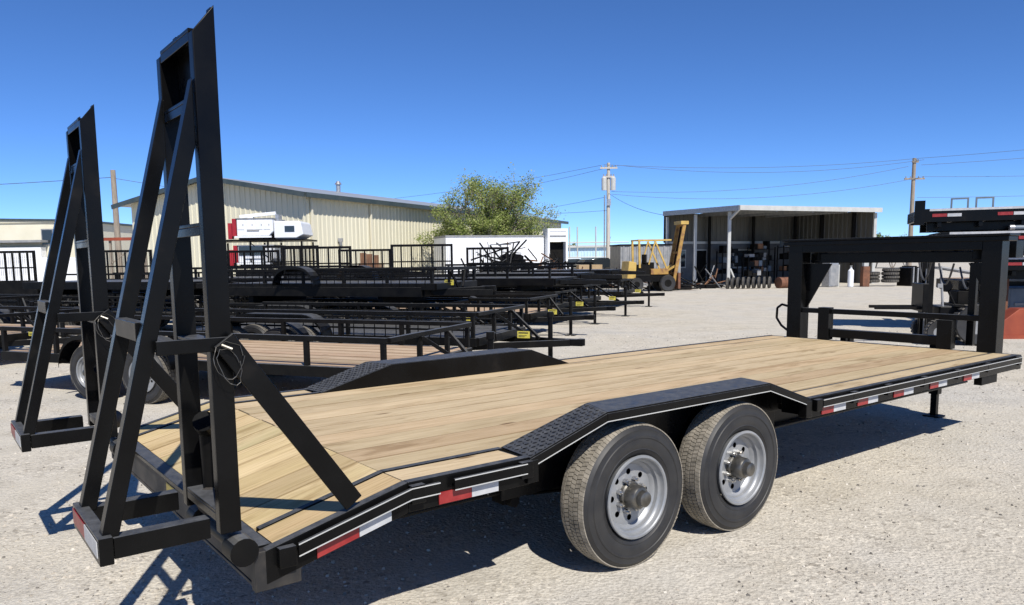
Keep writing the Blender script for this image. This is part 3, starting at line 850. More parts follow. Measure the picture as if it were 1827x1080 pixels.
utility('black trailer at the far end of the row near the yellow forklift', a8, YA, 3.4, 1.8, .36, .52, posts=4, side=.3)
flat('black flatbed on top of the last trailer before the yellow forklift', up(a8, .88, -.3), YA, 3.2, 1.8, .32, legs=False)
utility('black utility trailer with yellow warning plate at the left picture edge', front_corner(-7.75, 11.7, 5.0, 1.9), YA, 5.0, 1.9, .32, .50, tongue=.9)
b1 = front_corner(-6.7, 16.4, 5.0, 1.9)
utility('black utility trailer parked left of the tall stack, seen between the ramps', b1, YA, 5.0, 1.9, .34, .52, side=.3)
flat('black flatbed lying on the trailer seen between the ramps', up(b1, .86, .2), YA, 4.8, 1.85, .32, legs=False)
b2 = so(15.3, -11.0, 5.0, 1.9)
utility('black utility trailer with solid sides behind the tall stack in mid yard', b2, YA, 5.0, 1.9, .34, .52, side=.3)
flat('black flatbed lying on the solid sided trailer behind the tall stack', up(b2, .87, .1), YA, 4.8, 1.85, .32, legs=False, posts=5)
utility('black utility trailer behind the one at the left picture edge', front_corner(-10.6, 15.4, 4.6, 1.9), YA, 4.6, 1.9, .4, .52, side=.3)
b3 = so(18.2, -10.9, 4.8, 2.0)
flat('low black flatbed on wheels in front of the row of upright gates', b3, YA, 4.8, 2.0, .66)
flat('second black flatbed of the pile in front of the upright gates', up(b3, .70, .1), YA, 4.8, 2.0, .30, legs=False)
flat('third black flatbed of the pile in front of the upright gates', up(b3, 1.02, -.1), YA, 4.6, 2.0, .30, legs=False)
b4 = so(17.4, -17.0, 5.2, 2.0)
flat('low black flatbed on wheels far left before the weathered pole', b4, YA, 5.2, 2.0, .66)
flat('black flatbed stacked on the one far left before the weathered pole', up(b4, .72, .1), YA, 5.0, 2.0, .30, legs=False, posts=5)
# second yard row: gates up, facing the camera
def gated(x, y, W, gh, label, L=3.6, deck=.5, dphi=0.):
    rz = R(90)+dphi
    c = (x+math.cos(rz)*L/2, y+math.sin(rz)*L/2, 0)
    return utility(label, c, rz, L, W, .36, deck, tandem=False, gate=gh, side=.3, group='trailers with upright mesh tailgates', jack=True, label_plate=False, posts=4, cat='utility trailer')
def px(x, d): return (x-885)/1382.35*d
G = [(571, 23.5, 2.10, 1.52, 'black trailer with the widest upright mesh tailgate, left of the building downpipe'),
     (756, 23.5, 1.86, 1.55, 'black trailer with tall upright mesh tailgate left of the white container'),
     (872, 23.8, 1.30, 1.44, 'black trailer with narrow upright tailgate in front of the white container'),
     (458, 24.0, 1.62, 1.44, 'black trailer with upright tailgate below the white truck beds'),
     (655, 25.8, 1.75, 1.46, 'black trailer with upright tailgate beside the rusty brown sheet'),
     (232, 24.0, 1.62, 1.50, 'black trailer with upright tailgate in front of the weathered pole'),
     (33, 23.0, 1.35, 1.50, 'black trailer with upright mesh tailgate at far left before the stucco building'),
     (525, 26.5, 1.9, 1.62, 'black trailer with upright tailgate peeking over the widest gate'),
     (-60, 24.0, 1.6, 1.45, 'black trailer with upright tailgate cut by the left picture edge')]
for x, d, W, gh, lb in G: gated(px(x, d), d, W, gh, lb, dphi=R(rnd.uniform(-6, 4)))
flat('bare black flatbed in front of the scrap steel heap', (px(925, 26.2), 26.2, 0), R(-20), 3.4, 2, .8)
flat('bare black flatbed lying on another in front of the scrap steel heap', (px(930, 26.2), 26.2, .84), R(-17), 3.2, 2, .3, legs=False)

# scrap pile
def scrap(loc, r, h, n, label, seed, name='scrap_pile'):
    q = random.Random(seed); t = thing(name, label, 'scrap heap', loc)
    mb = MB().use('black2')
    for i in range(n):
        a = q.uniform(0, 6.28); d = r*math.sqrt(q.random()); zc = h*(1-d/r*.75)*q.uniform(.2, 1)
        c = Vector((d*math.cos(a), d*math.sin(a), zc)); u = Vector((q.gauss(0, 1), q.gauss(0, 1), q.gauss(0, .5))).normalized()*q.uniform(.3, .8)
        if c.z-abs(u.z) < .02: c.z = abs(u.z)+.03
        mb.use(q.choice(['black2', 'black2', 'black2', 'grey', 'dark', 'brown_panel'])).beam(c-u, c+u, q.uniform(.02, .05), q.uniform(.02, .06))
    for i in range(int(n*.3)):
        a = q.uniform(0, 6.28); d = r*.8*math.sqrt(q.random()); zc = h*(1-d/r*.8)*.68
        mb.use('black2').box(d*math.cos(a)-.25, d*math.cos(a)+.25, d*math.sin(a)-.2, d*math.sin(a)+.2, 0, max(.2, zc))
    tag(mb.build('scrap_steel', t), None, None, None, 'stuff')
scrap((px(912, 28.5), 28.5, 0), 2.0, 2.75, 300, 'tangled heap of dark scrap steel in front of the white container', 5)
scrap((px(992, 31), 31, 0), 1.2, 1.9, 130, 'smaller heap of dark scrap steel in front of the white frame', 8)

# ------------------------------------------------------------------ ribbed metal siding
def panel_mesh(wd, h0, h1, key, ribs=3, dep=.03, name='wall_panel', lap=.004):
    """ribbed sheet, x 0..wd, outward -y, height h0 at x=0 to h1 at x=wd"""
    mb = MB().use(key)
    prof = [(0.004, 0.)]
    p = wd/ribs
    for i in range(ribs):
        a = i*p
        prof += [(a+p*.30, 0), (a+p*.38, -dep), (a+p*.56, -dep), (a+p*.64, 0)]
    prof.append((wd-.004, 0))
    vs = []; hz = lambda x: h0+(h1-h0)*x/wd
    for x, y in prof: vs += [(x, y, 0), (x, y, hz(x))]
    n = len(prof)
    fs = [(2*i, 2*i+2, 2*i+3, 2*i+1) for i in range(n-1)]
    mb.add(vs, fs)
    return mb.mesh(name)
def wall_of_panels(parent, p0, p1, h, key, wd=.92, hfun=None, z0=0., ribs=3):
    """p0->p1 seen from outside with outside on the right-hand side of the direction"""
    p0, p1 = Vector((*p0, 0)), Vector((*p1, 0)); d = p1-p0; L = d.length; n = max(1, round(L/wd)); wd = L/n
    rz = math.atan2(d.y, d.x); sh = None
    for i in range(n):
        if hfun: me = panel_mesh(wd, hfun(i*wd)-z0, hfun((i+1)*wd)-z0, key, ribs)
        else:
            if sh is None: sh = panel_mesh(wd, h-z0, h-z0, key, ribs)
            me = sh
        q = p0+d*(i/n)
        link('wall_panel', me, parent, 0, (q.x, q.y, z0), (0, 0, rz))

# ------------------------------------------------------------------ big cream building
def big_building():
    u = Vector((.43, .903, 0)); v = Vector((-.903, .43, 0))
    C = Vector((-7.89, 33.0, 0)); Ll, Lg = 30.3, 10.4; HE = 4.40; HR = 5.32
    t = thing('metal_building', 'long cream ribbed metal building with low gable roof behind the trailer yard', 'building', (0, 0, 0))
    A = C+u*Ll; B = C+v*Lg; D = A+v*Lg
    # core walls set back behind the panels
    mb = MB().use('cream'); e = .06
    cc = [C+u*e+v*e, A-u*e+v*e, D-u*e-v*e, B+u*e-v*e]
    mb.prism([(p.x, p.y, 0) for p in cc], (0, 0, HE-.05), 'z')
    mb.build('wall', t)
    wall_of_panels(t, C.xy, A.xy, HE, 'cream', .92)
    gm = Lg*.5
    hf = lambda s: HE+(HR-HE)*(1-abs(s-gm)/gm)
    wall_of_panels(t, B.xy, C.xy, HE, 'cream', .866, hf)
    ga = MB().use('cream')
    q = [B+u*.06, C+u*.06]
    mid = (B+C)/2+u*.06
    ga.prism([(B.x+u.x*.06, B.y+u.y*.06, HE-.1), (C.x+u.x*.06, C.y+u.y*.06, HE-.1), (mid.x, mid.y, HR-.12)], tuple(u*.05), 'x')
    ga.build('gable_wall', t)
    # roof: two slopes with overhang
    ov = .45; oe = .35
    def rp(s, along, dz=0.):   # s across (0 at C side .. Lg), height along the gable
        z = HE+(HR-HE)*(1-abs(s-gm)/gm)
        p = C+v*s+u*along; return (p.x, p.y, z+dz+.03)
    mb = MB().use('roof_grey')
    for s0, s1 in ((-oe, gm), (gm, Lg+oe*2)):
        a, b, c, d = rp(s0, -ov), rp(s0, Ll+ov), rp(s1, Ll+ov), rp(s1, -ov)
        up = lambda p, z: (p[0], p[1], p[2]+z)
        mb.hexa([up(p, .0) for p in (a, b, c, d)]+[up(p, .06) for p in (a, b, c, d)])
    # standing seams
    rf = mb.build('roof', t)
    mb = MB().use('trim_dark')
    a, b = Vector(rp(-oe, -ov)), Vector(rp(-oe, Ll+ov))
    off = Vector((u.y, -u.x, 0))*.045
    mb.beam(a+off+Vector((0, 0, -.045)), b+off+Vector((0, 0, -.045)), .085, .20)
    for s0, s1 in ((-oe, gm), (gm, Lg+oe*2)):
        a, b = Vector(rp(s0, -ov)), Vector(rp(s1, -ov)); mb.beam(a-u*.045+Vector((0, 0, -.04)), b-u*.045+Vector((0, 0, -.04)), .085, .20)
    mb.build('fascia', rf)
    # downpipes and lamp on the long wall, roof vent
    ow = Vector((u.y, -u.x, 0))
    for s in (.25, 4.6):
        p = C+u*s+ow*.09; MB().use('cream2').beam((p.x, p.y, .1), (p.x, p.y, HE-.02), .09, .09, tuple(u)).build('downpipe', t)
    p = C+u*2.2+ow*.08
    MB().use('grey').box(p.x-.10, p.x+.10, p.y-.12, p.y+.04, 2.45, 2.60).cyl((p.x, p.y-.06, 2.45), (p.x, p.y-.06, 2.30), .09, 10, .06).build('wall_lamp', t)
    p = C+u*9.0+v*5.0
    MB().use('zinc').cyl((p.x, p.y, HR), (p.x, p.y, HR+.45), .12, 10).cyl((p.x, p.y, HR+.45), (p.x, p.y, HR+.62), .2, 10, .08).build('roof_vent', t)
big_building()

# ------------------------------------------------------------------ far-left stucco building
def stucco():
    t = thing('stucco_building', 'low cream stucco building with a small window at the far left', 'building', (0, 0, 0))
    MB().use('cream2').box(-60, -30.6, 58, 70, 0, 4.75).build('wall', t)
    MB().use('trim_dark').hexa([(-60.3, 57.8, 5.42), (-30.4, 57.8, 4.76), (-30.4, 70, 4.76), (-60.3, 70, 5.42), (-60.3, 57.8, 5.62), (-30.4, 57.8, 4.9), (-30.4, 70, 4.9), (-60.3, 70, 5.62)]).build('roof', t)
    MB().use('cream2').hexa([(-60, 57.9, 4.70), (-31, 57.9, 4.70), (-31, 60, 4.70), (-60, 60, 4.70), (-60, 57.9, 5.40), (-31, 57.9, 4.77), (-31, 60, 4.77), (-60, 60, 5.40)]).build('parapet', t)
    f = MB().use('grey').box(-33.5, -32.6, 57.93, 57.99, 3.05, 4.25).build('window', t)
    MB().use('glass').box(-33.42, -32.68, 57.90, 57.925, 3.13, 4.17).build('pane', f)
    MB().use('grey').box(-60, -33.0, 56.9, 57.99, 3.25, 3.42).build('awning', t)
    MB().use('white').box(-60, -33.2, 57.2, 57.90, 0.2, 2.9).build('lower_wall', t)
stucco()

# ------------------------------------------------------------------ open shed on the right
def shed():
    t = thing('open_shed', 'open fronted metal shed with white roof edge and ribbed back wall', 'shed', (0, 0, 0))
    P = Vector((12.18, 39.0, 0)); fx_ = Vector((.923, .385, 0)); sx_ = Vector((-.40, .916, 0))
    Lf, Ls = 9.6, 6.3; H0 = 4.02
    at = lambda a, b, z: tuple(P+fx_*a+sx_*b+Vector((0, 0, z)))
    mb = MB().use('roof_grey')
    a = [at(0, 0, H0), at(Lf, 0, H0), at(Lf, Ls, H0+.08), at(0, Ls, H0+.08)]
    mb.hexa(a+[(p[0], p[1], p[2]+.05) for p in a])
    r = mb.build('roof', t)
    mb = MB().use('white_metal'); mb.beam(at(-.02, -.03, H0-.04), at(Lf+.02, -.03, H0-.04), .05, .24); mb.build('front_fascia', r)
    mb = MB().use('zinc'); mb.beam(at(-.04, 0, H0-.05), at(-.04, Ls, H0+.03), .05, .26); mb.build('side_fascia', r)
    # posts
    pst = [(.18, .95), (.12, 3.6), (.08, 6.1), (Lf-.1, .3)]
    for i, (a_, b_) in enumerate(pst):
        x, y, _ = at(a_, b_, 0); MB().use('white_metal').box(x-.075, x+.075, y-.075, y+.075, 0, H0-.18).build('post', t)
    x = at(.18, .95, 3.45); y = at(.02, .02, 3.92)
    MB().use('white_metal').beam(x, y, .09, .11).build('brace', t)
    x = at(.30, .95, .95); y = at(.75, .92, 0.05); MB().use('white_metal').beam(x, y, .07, .07).build('brace', t)
    # back wall: ribbed panels above a pale beam, block wall with door below
    b0, b1 = P+fx_*0+sx_*(Ls-.12), P+fx_*Lf+sx_*(Ls-.12)
    wall_of_panels(t, b0.xy, b1.xy, H0+.04, 'shed_panel', .87, None, 2.46)
    MB().use('shed_panel').hexa([at(0, Ls-.06, 2.40), at(Lf, Ls-.06, 2.40), at(Lf, Ls, 2.40), at(0, Ls, 2.40), at(0, Ls-.06, H0+.03), at(Lf, Ls-.06, H0+.03), at(Lf, Ls, H0+.03), at(0, Ls, H0+.03)]).build('backing_wall', t)
    mb = MB().use('white_metal'); mb.beam(at(0, Ls-.18, 2.40), at(Lf, Ls-.18, 2.40), .12, .14); mb.build('wall_girt', t)
    mb = MB().use('shed_low'); mb.hexa([at(0, Ls-.06, 0), at(Lf, Ls-.06, 0), at(Lf, Ls, 0), at(0, Ls, 0), at(0, Ls-.06, 2.35), at(Lf, Ls-.06, 2.35), at(Lf, Ls, 2.35), at(0, Ls, 2.35)]); mb.build('lower_wall', t)
    def onwall(x0, x1, z0, z1, key, nm, par, d=.10):
        return MB().use(key).hexa([at(x0, Ls-d, z0), at(x1, Ls-d, z0), at(x1, Ls-.062, z0), at(x0, Ls-.062, z0), at(x0, Ls-d, z1), at(x1, Ls-d, z1), at(x1, Ls-.062, z1), at(x0, Ls-.062, z1)]).build(nm, par)
    fr = onwall(2.02, 2.98, .02, 2.02, 'white_metal', 'door_frame', t, .09); onwall(2.1, 2.9, .03, 1.94, 'dark', 'door', fr, .13)
    f = onwall(.5, 1.5, .95, 2.0, 'white_metal', 'window', t, .09); onwall(.57, 1.43, 1.02, 1.93, 'glass', 'pane', f, .12)
    f = onwall(4.9, 6.3, .9, 2.0, 'white_metal', 'window', t, .09); onwall(4.97, 6.23, .97, 1.93, 'glass', 'pane', f, .12)
    # columns against back wall and right end wall
    for a_ in (2.9, 6.1, 9.3):
        x, y, _ = at(a_, Ls-.4, 0); MB().use('dark').box(x-.07, x+.07, y-.07, y+.07, 0, H0-.02).build('column', t)
    e0, e1 = P+fx_*(Lf-.05)+sx_*Ls, P+fx_*(Lf-.05)+sx_*.45
    wall_of_panels(t, e0.xy, e1.xy, H0-.02, 'shed_panel', .9)
    e2 = MB().use('shed_panel'); e2.hexa([at(Lf-.02, .42, 0), at(Lf+.02, .42, 0), at(Lf+.02, Ls, 0), at(Lf-.02, Ls, 0), at(Lf-.02, .42, H0-.03), at(Lf+.02, .42, H0-.03), at(Lf+.02, Ls, H0+.03), at(Lf-.02, Ls, H0+.03)]); e2.build('end_wall', t)
    for b_ in (1.6, 3.9):
        x, y, _ = at(Lf-.22, b_, 0); MB().use('dark').box(x-.09, x+.09, y-.09, y+.09, 0, H0-.04).build('column', t)
    # rafters
    for a_ in (2.4, 4.8, 7.2):
        MB().use('grey').beam(at(a_, .05, H0-.12), at(a_, Ls-.2, H0-.05), .09, .2).build('rafter', t)
    return at
sat = shed()
def rz_of(v): return math.atan2(v[1], v[0])
SRZ = math.atan2(.385, .923)
def shelf(a, b, wd, h, label, seed):
    q = random.Random(seed); x, y, _ = sat(a, b, 0)
    t = thing('storage_rack', label, 'rack', (x, y, 0), SRZ, 'racks inside the open shed')
    mb = MB().use('black2')
    for xx in (-wd/2, wd/2):
        for yy in (-.25, .25): mb.box(xx-.025, xx+.025, yy-.025, yy+.025, 0, h)
    mb.build('frame', t)
    for k in range(1, 4):
        z = h*k/3.2; MB().use('dark').box(-wd/2+.03, wd/2-.03, -.24, .24, z, z+.03).build('shelf', t)
        mb = MB(); x = -wd/2+.1
        while x < wd/2-.35:
            w_ = q.uniform(.15, .4); mb.use(q.choice(['blue_grey', 'dark', 'brown_panel', 'black2', 'grey', 'black2', 'dark', 'black2'])).box(x, x+w_, -.2, .2, z+.031, z+.031+q.uniform(.12, h/3.2*.7)); x += w_+.05
        mb.build('stored_part', t)
    return t
shelf(4.0, 5.4, 1.5, 1.9, 'cluttered dark steel rack at the back of the shed right of the door', 1)
shelf(6.2, 5.3, 1.6, 2.1, 'cluttered dark steel rack in the middle of the shed', 2)
shelf(7.6, 4.6, 1.2, 2.2, 'tall cluttered rack at the right side of the shed', 3)
shelf(3.6, 2.9, 1.3, 1.6, 'low cluttered rack just behind the front post of the shed', 4)

# ------------------------------------------------------------------ tyres and drums by the shed
TYL = MB().use('tyre')
TYL.lathe([(.19, .02), (.24, 0), (.31, .01), (.335, .035), (.34, .10), (.335, .165), (.31, .19), (.24, .20), (.19, .18), (.18, .10)], 28, closed=True)
TYL.use('tread_dim')
for i in range(30):
    a = 2*math.pi*i/30; TYL.box(0, 0, 0, 0, 0, 0) if 0 else None
    ca, sa = math.cos(a), math.sin(a)
    TYL.hexa([(ca*.337-sa*s, y, sa*.337+ca*s) for s, y in ((-.02, .045), (.02, .045), (.02, .155), (-.02, .155))]+[(ca*.352-sa*s, y, sa*.352+ca*s) for s, y in ((-.018, .045), (.018, .045), (.018, .155), (-.018, .155))])
ME_TY = TYL.mesh('tyre')
lab = ['nearest the post', 'second from the post', 'third from the post', 'fourth from the post', 'fifth from the post', 'sixth from the post', 'seventh from the post', 'eighth from the post', 'last and farthest from the post']
for i in range(9):
    o = link('loose_tyre', ME_TY, None, 0, (11.42+.265*i, 37.9+.03*i, .335), (R(rnd.uniform(-6, 6)), rnd.uniform(0, 6), R(62+rnd.uniform(-5, 5))))
    tag(o, 'used tyre standing in the row by the shed, '+lab[i], 'tyre', 'row of used tyres standing by the shed')
    o.scale = (.80, .80, .80); o.location.z = .282
for i in range(4):
    o = link('loose_tyre', ME_TY, None, 0, (19.75+.03*(i % 2), 38.9, .005+.19*i), (R(90), 0, 0)); o.scale = (1.15, .9, 1.15); o.location.z = .18*(i+1)+.004
    tag(o, 'black tyre lying flat in the stack right of the rusty post, '+['lowest', 'second from the ground', 'third from the ground', 'topmost'][i], 'tyre', 'stack of tyres beside the shed')
for i in range(3):
    o = link('loose_tyre', ME_TY, None, 0, (19.0-.02*(i % 2), 39.2, 0), (R(90), 0, 0)); o.scale = (1.05, .9, 1.05); o.location.z = .18*(i+1)+.004
    tag(o, 'black tyre lying flat in the shorter stack beside the rusty post, '+['lowest', 'middle', 'topmost'][i], 'tyre', 'stack of tyres beside the shed')
t = thing('steel_drum', 'rust brown steel drum lying beside the row of tyres', 'drum', (14.25, 38.2, 0), R(20))
mb = MB().use('rust').cyl((-.42, 0, .27), (.42, 0, .27), .265, 20)
for x in (-.4, -.14, .14, .4): mb.cyl((x-.015, 0, .27), (x+.015, 0, .27), .278, 20)
mb.build('drum_body', t); MB().use('rust').cyl((.42, .1, .38), (.44, .1, .38), .035, 8).build('bung', t)
t = thing('gas_cylinder', 'white upright gas cylinder standing near the shed', 'gas cylinder', (17.6, 38.5, 0))
MB().use('white').lathe([(0.001, 0), (.13, 0), (.14, .03)], 16).build('base', t)
mb = MB().use('white'); mb.cyl((0, 0, 0.02), (0, 0, .80), .14, 18).cyl((0, 0, .80), (0, 0, .90), .14, 18, .06).cyl((0, 0, .90), (0, 0, .96), .05, 12); mb.build('cylinder_body', t)
MB().use('grey').cyl((0, 0, .96), (0, 0, 1.05), .03, 8).cyl((-.06, 0, 1.03), (.06, 0, 1.03), .02, 8).build('valve', t)
t = thing('steel_post', 'rusty brown square steel column with pale cap standing by the shed', 'post', (18.35, 38.6, 0))
MB().use('rust').box(-.17, .17, -.17, .17, 0, 1.0).build('shaft', t, .02); MB().use('white_metal').box(-.12, .12, -.12, .12, 1.0, 1.25).build('cap', t, .02)
t = thing('metal_cabinet', 'pale grey metal cabinet standing left of the gas cylinder', 'cabinet', (16.75, 38.9, 0), SRZ)
MB().use('zinc').box(-.3, .3, -.25, .25, .02, 1.2).build('body', t, .02); MB().use('grey').box(-.26, .26, -.265, -.252, .1, 1.12).build('door', t); MB().use('white_metal').box(.34, .50, -.12, .12, 0, 1.1).build('side_rack', t)
t = thing('plate_rack', 'dark rack of steel plates right of the tyre stacks', 'rack', (20.75, 39.0, 0), SRZ)
for i in range(5): MB().use('grey' if i % 2 else 'dark').box(-.35+.15*i, -.27+.15*i, -.4, .4, 0.0, .9+.05*(i % 3)).build('plate', t)
# junk on the ground in front of the shed
scrap((px(1195, 38), 38.2, 0), 1.1, .75, 45, 'low pile of dark offcuts between the yellow forklift and the shed', 12, 'offcut_pile')
scrap((px(1262, 39.5), 39.5, 0), .7, .55, 30, 'small pile of offcuts on the ground left of the shed post', 15, 'offcut_pile')

# ------------------------------------------------------------------ yellow mast forklift
def yellow_forklift():
    t = thing('rough_terrain_forklift', 'old yellow forklift with raised mast and open cage near the shed', 'forklift', (6.0, 36.4, 0), R(8))
    # local x: 0 (counterweight, left) .. 3 (mast, right)
    MB().use('yellow').prism([(0, -.55, .55), (.42, -.55, .45), (.46, -.55, 1.35), (.10, -.55, 1.42)], (0, 1.1, 0), 'y').build('counterweight', t, .03)
    MB().use('black2').box(.44, 2.1, -.5, .5, .45, .78).build('chassis', t, .02)
    MB().use('yellow_rust').box(1.15, 2.0, -.55, .55, .785, 1.05).build('side_panel', t, .02)
    MB().use('dark').box(.5, 1.12, -.48, .48, .785, 1.25).build('engine', t, .02)
    MB().use('dark').box(1.0, 1.4, -.25, .25, 1.055, 1.35).box(.95, 1.05, -.25, .25, 1.30, 1.72).build('seat', t, .02)
    mb = MB().use('yellow')
    for y in (-.5, .5):
        mb.beam((.62, y, 1.1), (.58, y, 2.35), .07, .09); mb.beam((1.95, y, 1.0), (1.35, y, 2.32), .06, .07); mb.beam((1.05, y, 1.25), (1.35, y, 2.32), .05, .06)
        mb.beam((.52, y, 2.37), (2.12, y, 2.37), .06, .07)
    for x in (.55, .9, 1.25, 1.6, 2.08): mb.beam((x, -.468, 2.37), (x, .468, 2.37), .05, .05)
    mb.build('overhead_guard', t)
    mb = MB().use('yellow_rust')
    for y in (-.40, .40):
        mb.beam((2.28, y, .25), (2.78, y, 3.05), .09, .16); 
    for y in (-.26, .26): mb.beam((2.38, y, .35), (2.86, y, 3.2), .06, .11)
    for k in (.2, .55, 1.0): mb.beam((2.28+.5*k, -.35, .25+2.8*k), (2.28+.5*k, .35, .25+2.8*k), .1, .1)
    mb.use('yellow').box(2.60, 2.98, -.45, .45, 3.08, 3.24)
    mb.build('mast', t, .01)
    MB().use('dark').cyl((2.36, 0, .45), (2.80, 0, 3.0), .06, 10).build('lift_cylinder', t)
    MB().use('yellow').beam((1.9, -.3, .9), (2.45, -.3, 1.2), .09, .09).beam((1.9, .3, .9), (2.45, .3, 1.2), .09, .09).build('tilt_cylinder', t)
    MB().use('rust').box(2.45, 2.56, -.6, .6, .12, .85).build('fork_carriage', t); 
    for y in (-.35, .35): MB().use('dark').box(2.56, 3.5, y-.06, y+.06, .08, .14).build('fork', t)
    for x, r_ in ((.45, .33), (1.95, .38)):
        for y in (-.62, .42):
            MB().use('tyre').lathe([(r_*.45, .02), (r_*.9, 0), (r_, .05), (r_, .2), (r_*.9, .25), (r_*.45, .23)], 24, (x, y-.03, r_)).use('dark').lathe([(.001, .03), (r_*.46, .03)], 20, (x, y-.03, r_)).lathe([(.001, .20), (r_*.46, .20)], 20, (x, y-.03, r_)).build('wheel', t)
yellow_forklift()

# grey container behind it
t = thing('grey_container', 'low grey container box standing behind the yellow forklift', 'container', (px(1110, 42), 42.5, 0), R(6))
wall_of_panels(t, (0, 0), (3.4, 0), 2.26, 'grey', .4, None, 0, 1); MB().use('grey').box(.02, 3.38, .04, 2.3, 0, 2.22).build('body', t); MB().use('dark').box(-.03, 3.43, -.06, 2.3, 2.23, 2.31).build('roof_rim', t)

# ------------------------------------------------------------------ white container and frame in front of the tree
def white_container():
    t = thing('white_container', 'long white box container standing in front of the leafy tree', 'container', (-2.25, 36.0, 0), math.atan2(1.5, 4.6))
    L = 4.85
    MB().use('white').box(0, L, 0, 2.3, .35, 2.62).build('body', t, .02)
    MB().use('grey').box(-.02, L+.02, -.03, 2.3, 2.625, 2.70).box(-.02, L+.02, -.03, 2.3, .25, .345).build('rim', t)
    for i in range(13): MB().use('white').box(.3+.36*i-.02, .3+.36*i+.02, -.018, -.001, .36, 2.6).build('rib', t)
    MB().use('black2').box(.5, L-.5, .3, 2, .0, .24).build('skid', t)
white_container()
t = thing('white_booth', 'white boxed booth with dark doorway at the right end of the container', 'booth', (2.6, 37.2, 0), R(16))
MB().use('white').box(-.10, 0, -.05, .6, 0, 2.86).box(.82, .92, -.05, .6, 0, 2.86).box(-.10, .92, -.055, .6, 2.865, 3.0).build('door_frame', t)
MB().use('white').box(.001, .819, -.03, .02, 2.38, 2.86).build('header', t); MB().use('dark').box(.001, .819, .3, .34, 0, 2.37).build('dark_door', t)
MB().use('grey').box(.0, .82, -.06, -.032, 2.62, 2.68).build('header_strip', t)

# brown sheet and white picket items in front of the big building
t = thing('brown_sheet_stack', 'rusty brown upright sheet leaning between trailer gates before the cream building', 'sheet stack', (px(660, 27.5), 27.8, 0), R(4))
for i in range(3): MB().use('brown_panel').box(-.32+.22*i, -.11+.22*i, .02*i, .02*i+.03, .02, 1.86-.04*i).build('sheet', t)
MB().use('wood_old').box(-.4, .5, .12, .2, 0, 1.5).build('backing_board', t)

# ------------------------------------------------------------------ rack with white truck beds and camper shell
def truck_rack():
    t = thing('steel_rack', 'black two tier steel rack carrying white truck beds', 'rack', (-8.9, 29.0, 0))
    mb = MB().use('black2')
    for x in (-1.6, -.15, .5, 1.75):
        for y in (0, 1.8): mb.box(x-.03, x+.03, y-.03, y+.03, 0, 2.34 if x < 1 else 2.34)
    mb.build('upright', t)
    for z in (1.38, 2.36): MB().use('black2').box(-1.9, 1.9 if z > 2 else .9, -.06, 1.9, z, z+.06).build('shelf', t)
    mb = MB().use('black2').beam((-.15, -.01, 2.3), (.5, -.01, 1.75), .02, .03); mb.build('diagonal', t)
    def bed(z, x, label, panel):
        b = thing('truck_bed', label, 'truck bed', (x, 29.0, z), 0, 'white truck beds on the rack')
        MB().use('white').prism([(-.48, 0, .13), (.70, 0, .13), (.86, 0, .28), (.86, 0, .74), (-.48, 0, .74)], (0, 1.7, 0), 'y').build('body', b, .03)
        MB().use('grey').box(-.50, .87, -.02, 1.7, .745, .78).build('top_rail', b)
        MB().use('red').box(-.64, -.50, -.03, .3, .12, .76).build('tail_panel', b); MB().use('red').box(-.80, -.66, -.02, .2, .02, .6).build('tail_light', b)
        if panel: MB().use('glass').box(-.44, .55, -.03, -.002, .40, .72).build('window', b); MB().use('white').box(-.2, .5, -.05, -.032, .28, .36).build('handle_bar', b)
        if not panel:
            for xx in (-.44, -.10, .24, .52): MB().use('white').box(xx, xx+.24, -.014, -.001, .36, .70).build('locker_door', b, .004); MB().use('grey').box(xx+.19, xx+.215, -.022, -.0145, .5, .56).build('latch', b)
            MB().use('white').beam((-.5, .5, .86), (.84, .55, .98), .12, .12).box(-.2, .0, .45, .62, .781, .86).build('stowed_boom', b); MB().use('zinc').box(.88, 1.0, .3, .8, .60, .92).build('bucket', b)
        if not panel: MB().use('grey').box(-.1, .35, -.02, -.002, .30, .36).build('trim', b)
        for xx in (-.2, .6): MB().use('dark').box(xx-.22, xx+.2, .02, 1.5, .0, .128).build('support', b)
        MB().use('white').box(-.55, .80, -.06, .1, .06, .125).build('bumper', b)
    bed(2.422, -9.05, 'white truck bed with red end panel on the upper shelf of the rack', False)
    bed(1.442, -9.05, 'white truck bed with dark window and red tail light on the lower shelf', True)
    c = thing('camper_shell', 'white camper shell with dark square window at the right end of the upper shelf', 'camper shell', (-7.65, 29.05, 2.422))
    MB().use('white').prism([(-.52, 0, .04), (.30, 0, .04), (.56, 0, .16), (.48, 0, .60), (.40, 0, .66), (-.52, 0, .66)], (0, 1.6, 0), 'y').build('body', c, .03)
    MB().use('glass').box(-.12, .24, -.012, -.001, .26, .48).build('window', c)
    MB().use('grey').box(-.5, .3, .1, 1.5, 0.0, .038).build('base', c)
truck_rack()

t = thing('beam_rack', 'rust orange steel beam on thin posts at the left corner of the cream building', 'rack', (px(245, 31), 31, 0), R(-4))
for x in (-.9, .5): MB().use('pole').box(x-.04, x+.04, -.04, .04, 0, 2.75 if x > 0 else 2.55).build('post', t)
MB().use('rust').box(-1.2, .9, -.07, .07, 2.56, 2.70).build('beam', t) if 0 else MB().use('orange').box(-1.2, .45, -.12, -.045, 2.50, 2.62).build('beam', t)
MB().use('pole').beam((-.9, -.02, 1.6), (.4, -.02, 2.48), .04, .05).build('diagonal', t)

